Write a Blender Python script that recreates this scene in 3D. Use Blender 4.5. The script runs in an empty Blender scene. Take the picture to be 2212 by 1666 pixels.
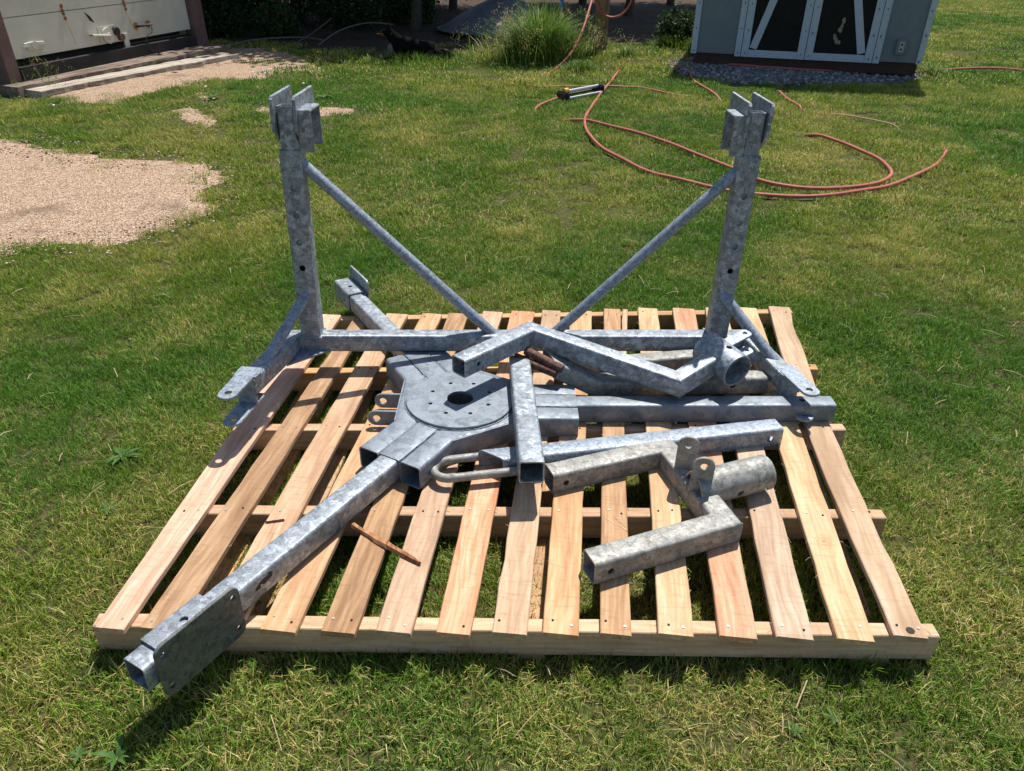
import bpy, bmesh, math, random
import numpy as np
from mathutils import Vector, Matrix, noise
random.seed(7); rng = np.random.default_rng(7)
scene = bpy.context.scene
COL = scene.collection
V = Vector

# ------------------------------------------------------------------ camera, sky, sun, exposure
cd = bpy.data.cameras.new('camera'); cam = bpy.data.objects.new('camera', cd); COL.objects.link(cam)
cd.sensor_width = 36.0; cd.lens = 36.0*1619/2212; cd.clip_start = .05; cd.clip_end = 400
_x, _u, _b = V((0.9998, 0.009, 0.0155)), V((-0.0179, 0.5022, 0.8646)), V((-0.0, -0.8647, 0.5022))
cam.matrix_world = Matrix(((_x.x, _u.x, _b.x, 0), (_x.y, _u.y, _b.y, 0), (_x.z, _u.z, _b.z, 1.65), (0, 0, 0, 1)))
scene.camera = cam
SUN_EL, SHADOW_AZ = math.radians(64), math.radians(-112)      # shadows fall toward the camera, a little left
sd = V((math.cos(SHADOW_AZ)*math.cos(SUN_EL), math.sin(SHADOW_AZ)*math.cos(SUN_EL), -math.sin(SUN_EL)))
sl = bpy.data.lights.new('sun', 'SUN'); so = bpy.data.objects.new('sun', sl); COL.objects.link(so)
sl.energy = 4.9; sl.angle = math.radians(.53); sl.color = (1, .95, .87)
so.rotation_euler = sd.to_track_quat('-Z', 'Y').to_euler(); so.location = (0, 0, 12)
w = bpy.data.worlds.new('World'); scene.world = w; w.use_nodes = True
wn = w.node_tree.nodes; wl = w.node_tree.links
sky = wn.new('ShaderNodeTexSky'); sky.sky_type = 'NISHITA'; sky.sun_disc = False
sky.sun_elevation = SUN_EL; sky.sun_rotation = math.atan2(-sd.x, -sd.y)
wn['Background'].inputs[1].default_value = .09
wl.new(sky.outputs[0], wn['Background'].inputs[0])
scene.view_settings.view_transform = 'Standard'; scene.view_settings.look = 'None'
scene.view_settings.exposure = 0.3; scene.view_settings.gamma = 1.0

# ------------------------------------------------------------------ object helpers
def empty(name, loc, label=None, cat=None, group=None):
    o = bpy.data.objects.new(name, None); COL.objects.link(o); o.location = loc; o.empty_display_size = .1
    return tag(o, label, cat, group)
def tag(o, label=None, cat=None, group=None, kind=None):
    if label: o['label'] = label
    if cat: o['category'] = cat
    if group: o['group'] = group
    if kind: o['kind'] = kind
    return o
def link(name, me, mat, parent=None, loc=None, smooth=None):
    o = bpy.data.objects.new(name, me); COL.objects.link(o)
    if mat: me.materials.clear(); me.materials.append(mat)
    if parent: o.parent = parent
    if loc is not None: o.location = loc
    return o
def world_loc(o):
    l = V(o.location)
    return l + world_loc(o.parent) if o.parent else l
def obj(name, bm, mat, parent=None, base=None, smooth=35):
    """link a bmesh holding WORLD coordinates; origin goes to base or the parent"""
    off = world_loc(parent) if parent else V((0, 0, 0))
    b = V(base) if base is not None else off
    if base is None and parent is None:
        zs = [v.co for v in bm.verts]; c = sum(zs, V())/max(1, len(zs)); b = V((c.x, c.y, min(v.z for v in zs)))
    bmesh.ops.translate(bm, verts=bm.verts, vec=-b)
    me = bpy.data.meshes.new(name); bm.to_mesh(me); bm.free()
    if smooth:
        for p in me.polygons: p.use_smooth = True
        me.set_sharp_from_angle(angle=math.radians(smooth))
    return link(name, me, mat, parent, b-off)
def drill(o, cuts):
    """cut round holes: cuts = [(world point, axis, radius, depth)]"""
    bm = bmesh.new(); off = world_loc(o)
    for p, ax, r, d in cuts:
        M = Matrix.Translation(V(p)-off) @ V(ax).normalized().to_track_quat('Z', 'Y').to_matrix().to_4x4()
        bmesh.ops.create_cone(bm, cap_ends=True, segments=20, radius1=r, radius2=r, depth=d, matrix=M)
    me = bpy.data.meshes.new('cut'); bm.to_mesh(me); bm.free()
    c = bpy.data.objects.new('cut', me); COL.objects.link(c); c.location = (0, 0, 0)
    c.matrix_world = Matrix.Translation(off)
    m = o.modifiers.new('b', 'BOOLEAN'); m.object = c; m.operation = 'DIFFERENCE'; m.solver = 'EXACT'
    bpy.context.view_layer.update()
    dg = bpy.context.evaluated_depsgraph_get()
    nm = bpy.data.meshes.new_from_object(o.evaluated_get(dg)); mat = o.data.materials[0]
    o.modifiers.clear(); o.data = nm
    if not nm.materials: nm.materials.append(mat)
    bpy.data.objects.remove(c); bpy.data.meshes.remove(me)
    return o
def frame(d, up=(0, 0, 1)):
    d = V(d).normalized(); s = d.cross(V(up))
    if s.length < 1e-4: s = d.cross(V((0, 1, 0)))
    s.normalize(); u = s.cross(d).normalized(); return d, s, u
def rrect(w, h, r, n=3):
    pts = []
    for cx, cy, a0 in ((w/2-r, h/2-r, 0), (-w/2+r, h/2-r, 90), (-w/2+r, -h/2+r, 180), (w/2-r, -h/2+r, 270)):
        for k in range(n+1):
            a = math.radians(a0+90*k/n); pts.append((cx+r*math.cos(a), cy+r*math.sin(a)))
    return pts
def sweep(bm, pts, prof, up=(0, 0, 1), n0=None, n1=None, rings_only=False):
    """mitred sweep of a profile along world points, returns rings"""
    pts = [V(p) for p in pts]; N = len(pts); rings = []
    for i, p in enumerate(pts):
        k = min(i, N-2); d, s, u = frame(pts[k+1]-pts[k], up) if i < N-1 or N == 1 else frame(pts[-1]-pts[-2], up)
        if 0 < i < N-1:
            d0, s0, u0 = frame(pts[i]-pts[i-1], up); d1 = (pts[i+1]-pts[i]).normalized(); n = (d0+d1).normalized(); d, s, u = d0, s0, u0
        elif i == 0: n = V(n0).normalized() if n0 is not None else d
        else: n = V(n1).normalized() if n1 is not None else d
        ring = []
        for a, b in prof:
            q = p+s*a+u*b; t = (p-q).dot(n)/d.dot(n); ring.append(bm.verts.new(q+d*t))
        rings.append(ring)
    return rings
def bridge(bm, r0, r1, flip=False):
    n = len(r0)
    for i in range(n):
        f = (r0[i], r0[(i+1) % n], r1[(i+1) % n], r1[i])
        bm.faces.new(f[::-1] if flip else f)
def sq_tube(pts, w=.076, h=None, wall=.006, up=(0, 0, 1), r=.011, n0=None, n1=None, bm=None):
    h = h or w; bm = bm or bmesh.new()
    A = sweep(bm, pts, rrect(w, h, r), up, n0, n1)
    B = sweep(bm, pts, rrect(w-2*wall, h-2*wall, max(.003, r-wall)), up, n0, n1)
    for i in range(len(A)-1):
        bridge(bm, A[i], A[i+1]); bridge(bm, B[i], B[i+1], True)
    bridge(bm, A[0], B[0], True); bridge(bm, A[-1], B[-1])
    bmesh.ops.recalc_face_normals(bm, faces=bm.faces)
    return bm
def circ(r, n=20): return [(r*math.cos(2*math.pi*k/n), r*math.sin(2*math.pi*k/n)) for k in range(n)]
def rod(pts, r, n=14, bm=None, hollow=0, n0=None, n1=None, up=(0, 0, 1)):
    bm = bm or bmesh.new()
    A = sweep(bm, pts, circ(r, n), up, n0, n1)
    for i in range(len(A)-1): bridge(bm, A[i], A[i+1])
    if hollow:
        B = sweep(bm, pts, circ(hollow, n), up, n0, n1)
        for i in range(len(B)-1): bridge(bm, B[i], B[i+1], True)
        bridge(bm, A[0], B[0], True); bridge(bm, A[-1], B[-1])
    else:
        bm.faces.new(A[0][::-1]); bm.faces.new(A[-1])
    return bm
def box(c, sx, sy, sz, rot=None, bm=None, bev=0):
    bm = bm or bmesh.new(); M = Matrix.Translation(V(c)) @ (rot.to_4x4() if rot else Matrix()) @ Matrix.Diagonal((sx, sy, sz, 1))
    r = bmesh.ops.create_cube(bm, size=1, matrix=M)
    if bev:
        es = list({e for v in r['verts'] for e in v.link_edges}); bmesh.ops.bevel(bm, geom=es, offset=bev, segments=2, affect='EDGES')
    return bm
def axes(x, y, z): return Matrix((V(x), V(y), V(z))).transposed()
def plate(outline, o, ux, uy, t, bm=None, bev=.0015):
    """extruded polygon: outline in (a,b) of plane o,ux,uy ; thickness t along ux x uy, centred"""
    bm = bm or bmesh.new(); o = V(o); ux = V(ux).normalized(); uy = V(uy).normalized(); n = ux.cross(uy).normalized()
    r0 = [bm.verts.new(o+ux*a+uy*b-n*t/2) for a, b in outline]; r1 = [bm.verts.new(o+ux*a+uy*b+n*t/2) for a, b in outline]
    fs = [bm.faces.new(r0[::-1]), bm.faces.new(r1)]; bridge(bm, r0, r1)
    bmesh.ops.recalc_face_normals(bm, faces=bm.faces)
    if bev:
        es = [e for f in fs for e in f.edges]; bmesh.ops.bevel(bm, geom=es, offset=bev, segments=1, affect='EDGES')
    return bm
def arc_pts(cx, cy, r, a0, a1, n=8): return [(cx+r*math.cos(math.radians(a0+(a1-a0)*k/n)), cy+r*math.sin(math.radians(a0+(a1-a0)*k/n))) for k in range(n+1)]
def round_poly(w, h, r, n=5): return rrect(w, h, r, n)
def lug_shape(w, L): # base at b=0, rounded top
    return [(-w/2, 0), (w/2, 0)] + arc_pts(0, L-w/2, w/2, 0, 180, 10)
def bead(pts, r=.005, bm=None):
    """a weld bead along world points: bumpy little rope"""
    bm = bm or bmesh.new(); P = [V(p) for p in pts]; out = []
    for a, b in zip(P, P[1:]):
        n = max(2, int((b-a).length/.007)); out += [a.lerp(b, k/n) for k in range(n)]
    out.append(P[-1])
    out = [p+V([random.uniform(-.0012, .0012) for _ in range(3)]) for p in out]
    A = []
    for i, p in enumerate(out):
        d, s, u = frame(out[min(i+1, len(out)-1)]-out[max(i-1, 0)]); rr = r*random.uniform(.75, 1.2)
        A.append([bm.verts.new(p+s*x+u*y) for x, y in circ(rr, 6)])
    for a, b in zip(A, A[1:]): bridge(bm, a, b)
    bm.faces.new(A[0][::-1]); bm.faces.new(A[-1]); return bm
def smooth_path(pts, sub=6):
    P = [V(p) for p in pts]; out = []
    for i in range(len(P)-1):
        p0 = P[max(i-1, 0)]; p1 = P[i]; p2 = P[i+1]; p3 = P[min(i+2, len(P)-1)]
        for k in range(sub):
            t = k/sub; out.append(.5*((2*p1)+(p2-p0)*t+(2*p0-5*p1+4*p2-p3)*t*t+(3*p1-p0-3*p2+p3)*t**3))
    out.append(P[-1]); return out

# ------------------------------------------------------------------ materials
def new_mat(name, rough=.6, metal=0, spec=.5):
    m = bpy.data.materials.new(name); m.use_nodes = True; nt = m.node_tree; b = nt.nodes['Principled BSDF']
    b.inputs['Roughness'].default_value = rough; b.inputs['Metallic'].default_value = metal; b.inputs['Specular IOR Level'].default_value = spec
    return m, nt, b
def nd(nt, t, **kw):
    n = nt.nodes.new('ShaderNode'+t)
    for k, v in kw.items():
        if k in n.inputs: n.inputs[k].default_value = v
        else: setattr(n, k, v)
    return n
def ramp(nt, fac, stops, interp='LINEAR'):
    r = nt.nodes.new('ShaderNodeValToRGB'); r.color_ramp.interpolation = interp; e = r.color_ramp.elements
    e[0].position = stops[0][0]; e[0].color = (*stops[0][1], 1); e[1].position = stops[-1][0]; e[1].color = (*stops[-1][1], 1)
    for p, c in stops[1:-1]: x = e.new(p); x.color = (*c, 1)
    nt.links.new(fac, r.inputs[0]); return r.outputs[0]
def mix(nt, fac, a, b, mode='MIX'):
    m = nt.nodes.new('ShaderNodeMix'); m.data_type = 'RGBA'; m.blend_type = mode
    for s, v in ((m.inputs[0], fac), (m.inputs[6], a), (m.inputs[7], b)):
        if hasattr(v, 'links'): nt.links.new(v, s)
        elif isinstance(v, (int, float)): s.default_value = v
        else: s.default_value = (*v, 1)
    return m.outputs[2]
def mathn(nt, op, a, b=None, c=None):
    n = nt.nodes.new('ShaderNodeMath'); n.operation = op
    for i, v in enumerate((a, b, c)):
        if v is None: continue
        if hasattr(v, 'links'): nt.links.new(v, n.inputs[i])
        else: n.inputs[i].default_value = v
    return n.outputs[0]
def bump(nt, b, h, strength=.3, dist=.01):
    n = nd(nt, 'Bump'); n.inputs['Strength'].default_value = strength; n.inputs['Distance'].default_value = dist
    nt.links.new(h, n.inputs['Height']); nt.links.new(n.outputs[0], b.inputs['Normal'])
def coords(nt, scale=(1, 1, 1), kind='Object', rand=True):
    tc = nd(nt, 'TexCoord'); mp = nd(nt, 'Mapping'); mp.inputs['Scale'].default_value = scale
    if rand:
        oi = nd(nt, 'ObjectInfo'); vm = nd(nt, 'VectorMath', operation='SCALE'); vm.inputs[0].default_value = (13, 29, 7)
        nt.links.new(oi.outputs['Random'], vm.inputs['Scale']); nt.links.new(vm.outputs[0], mp.inputs['Location'])
    nt.links.new(tc.outputs[kind], mp.inputs['Vector']); return mp.outputs[0]
def galv(name, scale=52, lo=(.165, .19, .215), hi=(.43, .48, .54), mid=(.235, .265, .30), rough=.48, metal=.4, speck=0):
    m, nt, b = new_mat(name, rough, metal); L = nt.links.new
    c = coords(nt)
    n1 = nd(nt, 'TexNoise', Scale=scale*2.2, Detail=2.0); L(c, n1.inputs['Vector'])
    sb = nd(nt, 'VectorMath', operation='MULTIPLY_ADD'); sb.inputs[1].default_value = (.9/scale,)*3
    L(n1.outputs['Color'], sb.inputs[0]); L(c, sb.inputs[2])
    v = nd(nt, 'TexVoronoi', Scale=scale); L(sb.outputs[0], v.inputs['Vector'])
    v2 = nd(nt, 'TexVoronoi', Scale=scale*2.3); L(sb.outputs[0], v2.inputs['Vector'])
    s1 = nd(nt, 'SeparateColor'); L(v.outputs['Color'], s1.inputs[0]); s2 = nd(nt, 'SeparateColor'); L(v2.outputs['Color'], s2.inputs[0])
    f = mathn(nt, 'ADD', mathn(nt, 'MULTIPLY', s1.outputs[0], .62), mathn(nt, 'MULTIPLY', s2.outputs[0], .38))
    col = ramp(nt, f, [(0.0, lo), (.27, mid), (.50, tuple(x*1.18 for x in mid)), (.66, tuple(x*.6+y*.4 for x, y in zip(hi, mid))), (.78, hi)], 'CONSTANT')
    n2 = nd(nt, 'TexNoise', Scale=5.0, Detail=6.0, Roughness=.65); L(c, n2.inputs['Vector'])
    dull = ramp(nt, n2.outputs['Fac'], [(.42, (0, 0, 0)), (.68, (1, 1, 1))])
    col = mix(nt, mathn(nt, 'MULTIPLY', dull, .30), col, tuple(x*1.15 for x in mid))
    n3 = nd(nt, 'TexNoise', Scale=160.0, Detail=2.0); L(c, n3.inputs['Vector'])
    col = mix(nt, ramp(nt, n3.outputs['Fac'], [(.62, (0, 0, 0)), (.72, (.5+speck, .5+speck, .5+speck))]), col, tuple(min(.7, x*1.3) for x in hi))
    n4 = nd(nt, 'TexNoise', Scale=14.0, Detail=8.0, Roughness=.75); L(c, n4.inputs['Vector'])
    col = mix(nt, ramp(nt, n4.outputs['Fac'], [(.70, (0, 0, 0)), (.82, (.5, .5, .5))]), col, (.085, .075, .065))
    L(col, b.inputs['Base Color'])
    rr = mathn(nt, 'ADD', mathn(nt, 'MULTIPLY', s2.outputs[1], .22), rough-.10); L(mathn(nt, 'ADD', rr, mathn(nt, 'MULTIPLY', dull, .15)), b.inputs['Roughness'])
    bump(nt, b, mathn(nt, 'ADD', n3.outputs['Fac'], mathn(nt, 'MULTIPLY', f, .6)), .22, .0015)
    return m
M_GALV = galv('galvanised')
M_GALV_FINE = galv('galvanised_fine', 95, (.16, .19, .225), (.37, .42, .49), (.235, .275, .33), .5, .4, .25)
M_GALV_DULL = galv('galvanised_dull', 55, (.18, .18, .17), (.38, .38, .36), (.25, .25, .235), .58, .3)
M_GALV_HUB = galv('galvanised_hub', 26, (.15, .18, .21), (.25, .285, .33), (.19, .222, .262), .52, .4)
M_GALV_DARK = galv('galvanised_dark', 60, (.095, .10, .10), (.20, .21, .205), (.135, .142, .14), .5, .5)
m, nt, b = new_mat('rusty_steel', .8); c = coords(nt); n = nd(nt, 'TexNoise', Scale=60.0, Detail=8.0); nt.links.new(c, n.inputs['Vector'])
nt.links.new(ramp(nt, n.outputs['Fac'], [(.3, (.05, .025, .02)), (.55, (.14, .06, .04)), (.75, (.25, .13, .09))]), b.inputs['Base Color']); bump(nt, b, n.outputs['Fac'], .5, .002); M_RUST = m

def wood(name, base, dark, light, knot=True, fuzz=.35):
    m, nt, b = new_mat(name, .82, 0, .2); L = nt.links.new
    c = coords(nt, (1, .06, 1)); c2 = coords(nt, (1, .25, 1)); c3 = coords(nt)
    n0 = nd(nt, 'TexNoise', Scale=9.0, Detail=3.0); L(c2, n0.inputs['Vector'])
    wv = nd(nt, 'VectorMath', operation='MULTIPLY_ADD'); wv.inputs[1].default_value = (.07, .0, .05); L(n0.outputs['Color'], wv.inputs[0]); L(c, wv.inputs[2])
    n1 = nd(nt, 'TexNoise', Scale=95.0, Detail=3.0, Roughness=.5); L(wv.outputs[0], n1.inputs['Vector'])
    n2 = nd(nt, 'TexNoise', Scale=22.0, Detail=2.0); L(wv.outputs[0], n2.inputs['Vector'])
    f = mathn(nt, 'ADD', mathn(nt, 'MULTIPLY', n1.outputs['Fac'], .55), mathn(nt, 'MULTIPLY', n2.outputs['Fac'], .45))
    col = ramp(nt, f, [(.34, dark), (.5, base), (.66, light)])
    n3 = nd(nt, 'TexNoise', Scale=6.0, Detail=5.0, Roughness=.6); L(c2, n3.inputs['Vector'])
    col = mix(nt, ramp(nt, n3.outputs['Fac'], [(.5, (0, 0, 0)), (.72, (.75, .75, .75))]), col, (dark[0]*.8, dark[1]*.75, dark[2]*.7))
    # saw marks across, dirt specks
    ws = nd(nt, 'TexNoise', Scale=40.0, Detail=2.0); cs = coords(nt, (.45, 2.4, 1)); L(cs, ws.inputs['Vector'])
    col = mix(nt, ramp(nt, ws.outputs['Fac'], [(.55, (0, 0, 0)), (.72, (.34, .34, .34))]), col, (dark[0]*.8, dark[1]*.8, dark[2]*.8))
    if knot:
        v = nd(nt, 'TexVoronoi', Scale=3.2); v.inputs['Randomness'].default_value = 1; ck = coords(nt, (1, .75, .2)); 
        nn = nd(nt, 'TexNoise', Scale=18.0); L(c3, nn.inputs['Vector'])
        kv = nd(nt, 'VectorMath', operation='MULTIPLY_ADD'); kv.inputs[1].default_value = (.03, .03, 0); L(nn.outputs['Color'], kv.inputs[0]); L(ck, kv.inputs[2]); L(kv.outputs[0], v.inputs['Vector'])
        k = v.outputs['Distance']
        rings = nd(nt, 'Math', operation='SINE'); L(mathn(nt, 'MULTIPLY', k, 260.0), rings.inputs[0])
        near = ramp(nt, k, [(.045, (1, 1, 1)), (.11, (0, 0, 0))])
        col = mix(nt, mathn(nt, 'MULTIPLY', mathn(nt, 'MULTIPLY', near, mathn(nt, 'ADD', mathn(nt, 'MULTIPLY', rings.outputs[0], .35), .5)), .6), col, (dark[0]*.75, dark[1]*.6, dark[2]*.5))
        col = mix(nt, ramp(nt, k, [(.018, (.85, .85, .85)), (.03, (0, 0, 0))]), col, (.10, .05, .03))
    n5 = nd(nt, 'TexNoise', Scale=120.0, Detail=2.0); L(c3, n5.inputs['Vector'])
    col = mix(nt, ramp(nt, n5.outputs['Fac'], [(.68, (0, 0, 0)), (.76, (.5, .5, .5))]), col, (.13, .09, .06))
    oi = nd(nt, 'ObjectInfo'); hv = nd(nt, 'HueSaturation'); L(mathn(nt, 'ADD', mathn(nt, 'MULTIPLY', oi.outputs['Random'], .26), .84), hv.inputs['Value'])
    L(mathn(nt, 'ADD', mathn(nt, 'MULTIPLY', mathn(nt, 'FRACT', mathn(nt, 'MULTIPLY', oi.outputs['Random'], 7.3)), .28), .84), hv.inputs['Saturation']); L(col, hv.inputs['Color']); col = hv.outputs[0]
    n6 = nd(nt, 'TexNoise', Scale=2.2, Detail=7.0, Roughness=.7); L(c3, n6.inputs['Vector'])
    col = mix(nt, ramp(nt, n6.outputs['Fac'], [(.58, (0, 0, 0)), (.70, (.3, .3, .3))]), col, (.27, .20, .145))
    L(col, b.inputs['Base Color']); bump(nt, b, mathn(nt, 'ADD', f, mathn(nt, 'MULTIPLY', ws.outputs['Fac'], .4)), .35, .003)
    return m
W_PALE = wood('pine_pale', (.62, .43, .27), (.47, .30, .18), (.74, .55, .38))
W_WARM = wood('pine_warm', (.57, .36, .215), (.41, .245, .14), (.69, .48, .31))
W_PINK = wood('fir_pink', (.60, .35, .225), (.46, .23, .14), (.72, .49, .34))
W_GREY = wood('weathered_pallet_wood', (.48, .31, .19), (.32, .195, .12), (.61, .43, .28))
W_BEAM = wood('stringer_wood', (.62, .38, .20), (.46, .265, .13), (.72, .49, .29), True)
W_OLD = wood('old_timber', (.20, .155, .125), (.08, .06, .05), (.38, .32, .27), False)
W_WHITE = wood('bleached_timber', (.44, .39, .33), (.16, .13, .11), (.62, .57, .50), False)
W_POST = wood('post_wood', (.30, .18, .10), (.19, .11, .06), (.40, .27, .16))
W_RED = wood('red_splinter', (.30, .15, .085), (.15, .065, .035), (.50, .30, .18), False)

def simple(name, colr, rough=.6, var=.12, scale=8, metal=0, bmp=0, spec=.5, dirt=None):
    m, nt, b = new_mat(name, rough, metal, spec); c = coords(nt); n = nd(nt, 'TexNoise', Scale=float(scale), Detail=6.0, Roughness=.6); nt.links.new(c, n.inputs['Vector'])
    lo = tuple(x*(1-var) for x in colr); hi = tuple(min(1, x*(1+var)) for x in colr)
    col = ramp(nt, n.outputs['Fac'], [(.35, lo), (.65, hi)])
    if dirt:
        n2 = nd(nt, 'TexNoise', Scale=scale*.4, Detail=8.0, Roughness=.7); nt.links.new(c, n2.inputs['Vector'])
        col = mix(nt, ramp(nt, n2.outputs['Fac'], [(.52, (0, 0, 0)), (.72, (.7, .7, .7))]), col, dirt)
    nt.links.new(col, b.inputs['Base Color'])
    if bmp: bump(nt, b, n.outputs['Fac'], bmp, .01)
    return m
M_DOOR = simple('cream_painted_steel', (.60, .575, .49), .5, .06, 3, dirt=(.47, .44, .37))
M_BROWN = simple('brown_painted_steel', (.155, .085, .075), .6, .15, 6, dirt=(.10, .06, .05))
M_SILL = simple('black_rusty_sill', (.022, .018, .018), .7, .3, 7, dirt=(.06, .035, .025))
M_RUSTSPOT = simple('rust_stain', (.40, .17, .05), .85, .3, 60)
M_STREAK = simple('rust_streak', (.56, .44, .27), .7, .15, 20)
M_SHED = simple('grey_siding', (.165, .20, .225), .75, .06, 14, bmp=.1)
M_TRIM = simple('pale_blue_trim', (.43, .50, .58), .6, .06, 20)
M_BLACKP = simple('black_door_panel', (.008, .0075, .008), .6, .3, 12, spec=.2)
M_CHIP = simple('flaked_paint', (.28, .23, .17), .8, .2, 40)
M_SKID = simple('dark_brown_skid', (.05, .025, .02), .8, .25, 9)
M_ROOF = simple('shingle_roof', (.09, .085, .08), .9, .2, 30, bmp=.5)
M_HOSE = simple('red_rubber_hose', (.42, .115, .08), .55, .12, 25)
M_HOSE_OLD = simple('faded_hose', (.52, .33, .22), .7, .15, 25)
M_SCREW = simple('zinc_screw', (.6, .6, .6), .35, .1, 50, metal=.8)
M_DKHOLE = simple('nail_dark', (.03, .02, .015), .8, .1, 50)
M_BLACKPL = simple('black_plastic', (.012, .013, .015), .45, .1, 30)
M_SILVER = simple('silver_plastic', (.50, .51, .54), .35, .05, 30, metal=.3)
M_ORANGE = simple('orange_plastic', (.75, .30, .03), .4, .05, 30)
M_BLUE = simple('blue_plastic', (.02, .12, .5), .4, .05, 30)
M_DISH = simple('slate_grey_cover', (.15, .15, .175), .5, .15, 5, dirt=(.24, .24, .26))
M_CLEAR = simple('grey_plastic_cover', (.16, .185, .21), .25, .1, 20)
M_OUTLET = simple('outlet_grey', (.36, .39, .42), .4, .05, 20)
M_BARK = simple('bark', (.07, .055, .042), .9, .3, 14, bmp=.8)
M_TWIG = simple('dry_branch', (.16, .13, .105), .85, .2, 30, bmp=.3)
M_FUR = simple('black_fur', (.006, .0055, .0055), 1.0, .4, 40, bmp=.5, spec=.1)
M_FURW = simple('white_fur', (.14, .135, .13), .9, .2, 40)
M_FURT = simple('tan_fur', (.12, .055, .025), .9, .2, 40)
M_PETAL = simple('white_petal', (.8, .8, .78), .6, .03, 40)

def grass_mat(name, greens, drys, bias=0.0):
    """blade colour: attribute 'b' holds (dry threshold, value, hue); where a blade is dry follows patches of the lawn"""
    m = bpy.data.materials.new(name); m.use_nodes = True; nt = m.node_tree; L = nt.links.new; nt.nodes.clear()
    out = nd(nt, 'OutputMaterial'); at = nd(nt, 'Attribute', attribute_name='b'); s = nd(nt, 'SeparateColor'); L(at.outputs['Color'], s.inputs[0])
    ge = nd(nt, 'NewGeometry')
    n1 = nd(nt, 'TexNoise', Scale=.55, Detail=2.0); L(ge.outputs['Position'], n1.inputs['Vector'])
    n2 = nd(nt, 'TexNoise', Scale=2.6, Detail=3.0, Roughness=.6); L(ge.outputs['Position'], n2.inputs['Vector'])
    F = mathn(nt, 'ADD', mathn(nt, 'MULTIPLY', mathn(nt, 'SUBTRACT', n1.outputs['Fac'], .5), 1.5), mathn(nt, 'MULTIPLY', mathn(nt, 'SUBTRACT', n2.outputs['Fac'], .5), 1.7))
    F = mathn(nt, 'ADD', F, .20+bias)
    # nearer the viewer the lawn is more worn
    sp = nd(nt, 'SeparateXYZ'); L(ge.outputs['Position'], sp.inputs[0])
    F = mathn(nt, 'ADD', F, mathn(nt, 'MULTIPLY', ramp(nt, mathn(nt, 'DIVIDE', sp.outputs[1], 8.0), [(.1, (1, 1, 1)), (.35, (0, 0, 0))]), .22))
    dry = mathn(nt, 'LESS_THAN', s.outputs[0], F)
    g1 = mix(nt, s.outputs[2], greens[0], greens[1]); g1 = mix(nt, ramp(nt, n1.outputs['Fac'], [(.4, (0, 0, 0)), (.62, (1, 1, 1))]), g1, greens[2])
    d1 = mix(nt, s.outputs[2], drys[0], drys[1])
    col = mix(nt, dry, g1, d1)
    vv = nd(nt, 'Mix', data_type='RGBA', blend_type='MULTIPLY'); vv.inputs[0].default_value = 1; L(col, vv.inputs[6])
    cb = nd(nt, 'CombineColor'); k = mathn(nt, 'MULTIPLY', mathn(nt, 'ADD', mathn(nt, 'MULTIPLY', s.outputs[1], .9), .5), mathn(nt, 'ADD', mathn(nt, 'MULTIPLY', n2.outputs['Fac'], .9), .6))
    for i in range(3): L(k, cb.inputs[i])
    L(cb.outputs[0], vv.inputs[7]); col = vv.outputs[2]
    df = nd(nt, 'BsdfPrincipled', Roughness=.55); df.inputs['Specular IOR Level'].default_value = .35; L(col, df.inputs['Base Color'])
    tr = nd(nt, 'BsdfTranslucent'); L(col, tr.inputs['Color'])
    ms = nd(nt, 'MixShader'); ms.inputs[0].default_value = .33; L(df.outputs[0], ms.inputs[1]); L(tr.outputs[0], ms.inputs[2]); L(ms.outputs[0], out.inputs[0])
    return m
M_GRASS = grass_mat('lawn_blades', ((.085, .205, .018), (.145, .285, .03), (.24, .33, .028)), ((.42, .36, .10), (.56, .46, .19)))
M_TALL = grass_mat('tall_grass_blades', ((.10, .19, .03), (.16, .26, .05), (.14, .23, .04)), ((.40, .35, .15), (.5, .42, .22)), -.22)
def leaf_mat(name, a, b_, tr=.25):
    m = bpy.data.materials.new(name); m.use_nodes = True; nt = m.node_tree; L = nt.links.new; nt.nodes.clear()
    out = nd(nt, 'OutputMaterial'); ge = nd(nt, 'NewGeometry'); col = mix(nt, ge.outputs['Random Per Island'], a, b_)
    df = nd(nt, 'BsdfPrincipled', Roughness=.6); df.inputs['Specular IOR Level'].default_value = .3; L(col, df.inputs['Base Color'])
    t = nd(nt, 'BsdfTranslucent'); L(col, t.inputs['Color']); ms = nd(nt, 'MixShader'); ms.inputs[0].default_value = tr
    L(df.outputs[0], ms.inputs[1]); L(t.outputs[0], ms.inputs[2]); L(ms.outputs[0], out.inputs[0]); return m
M_LEAF = leaf_mat('bush_leaf', (.025, .055, .018), (.055, .10, .03))
M_LEAF2 = leaf_mat('tree_leaf', (.03, .06, .02), (.07, .11, .03), .15)
M_WEED = leaf_mat('weed_leaf', (.06, .14, .025), (.11, .21, .045))

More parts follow.
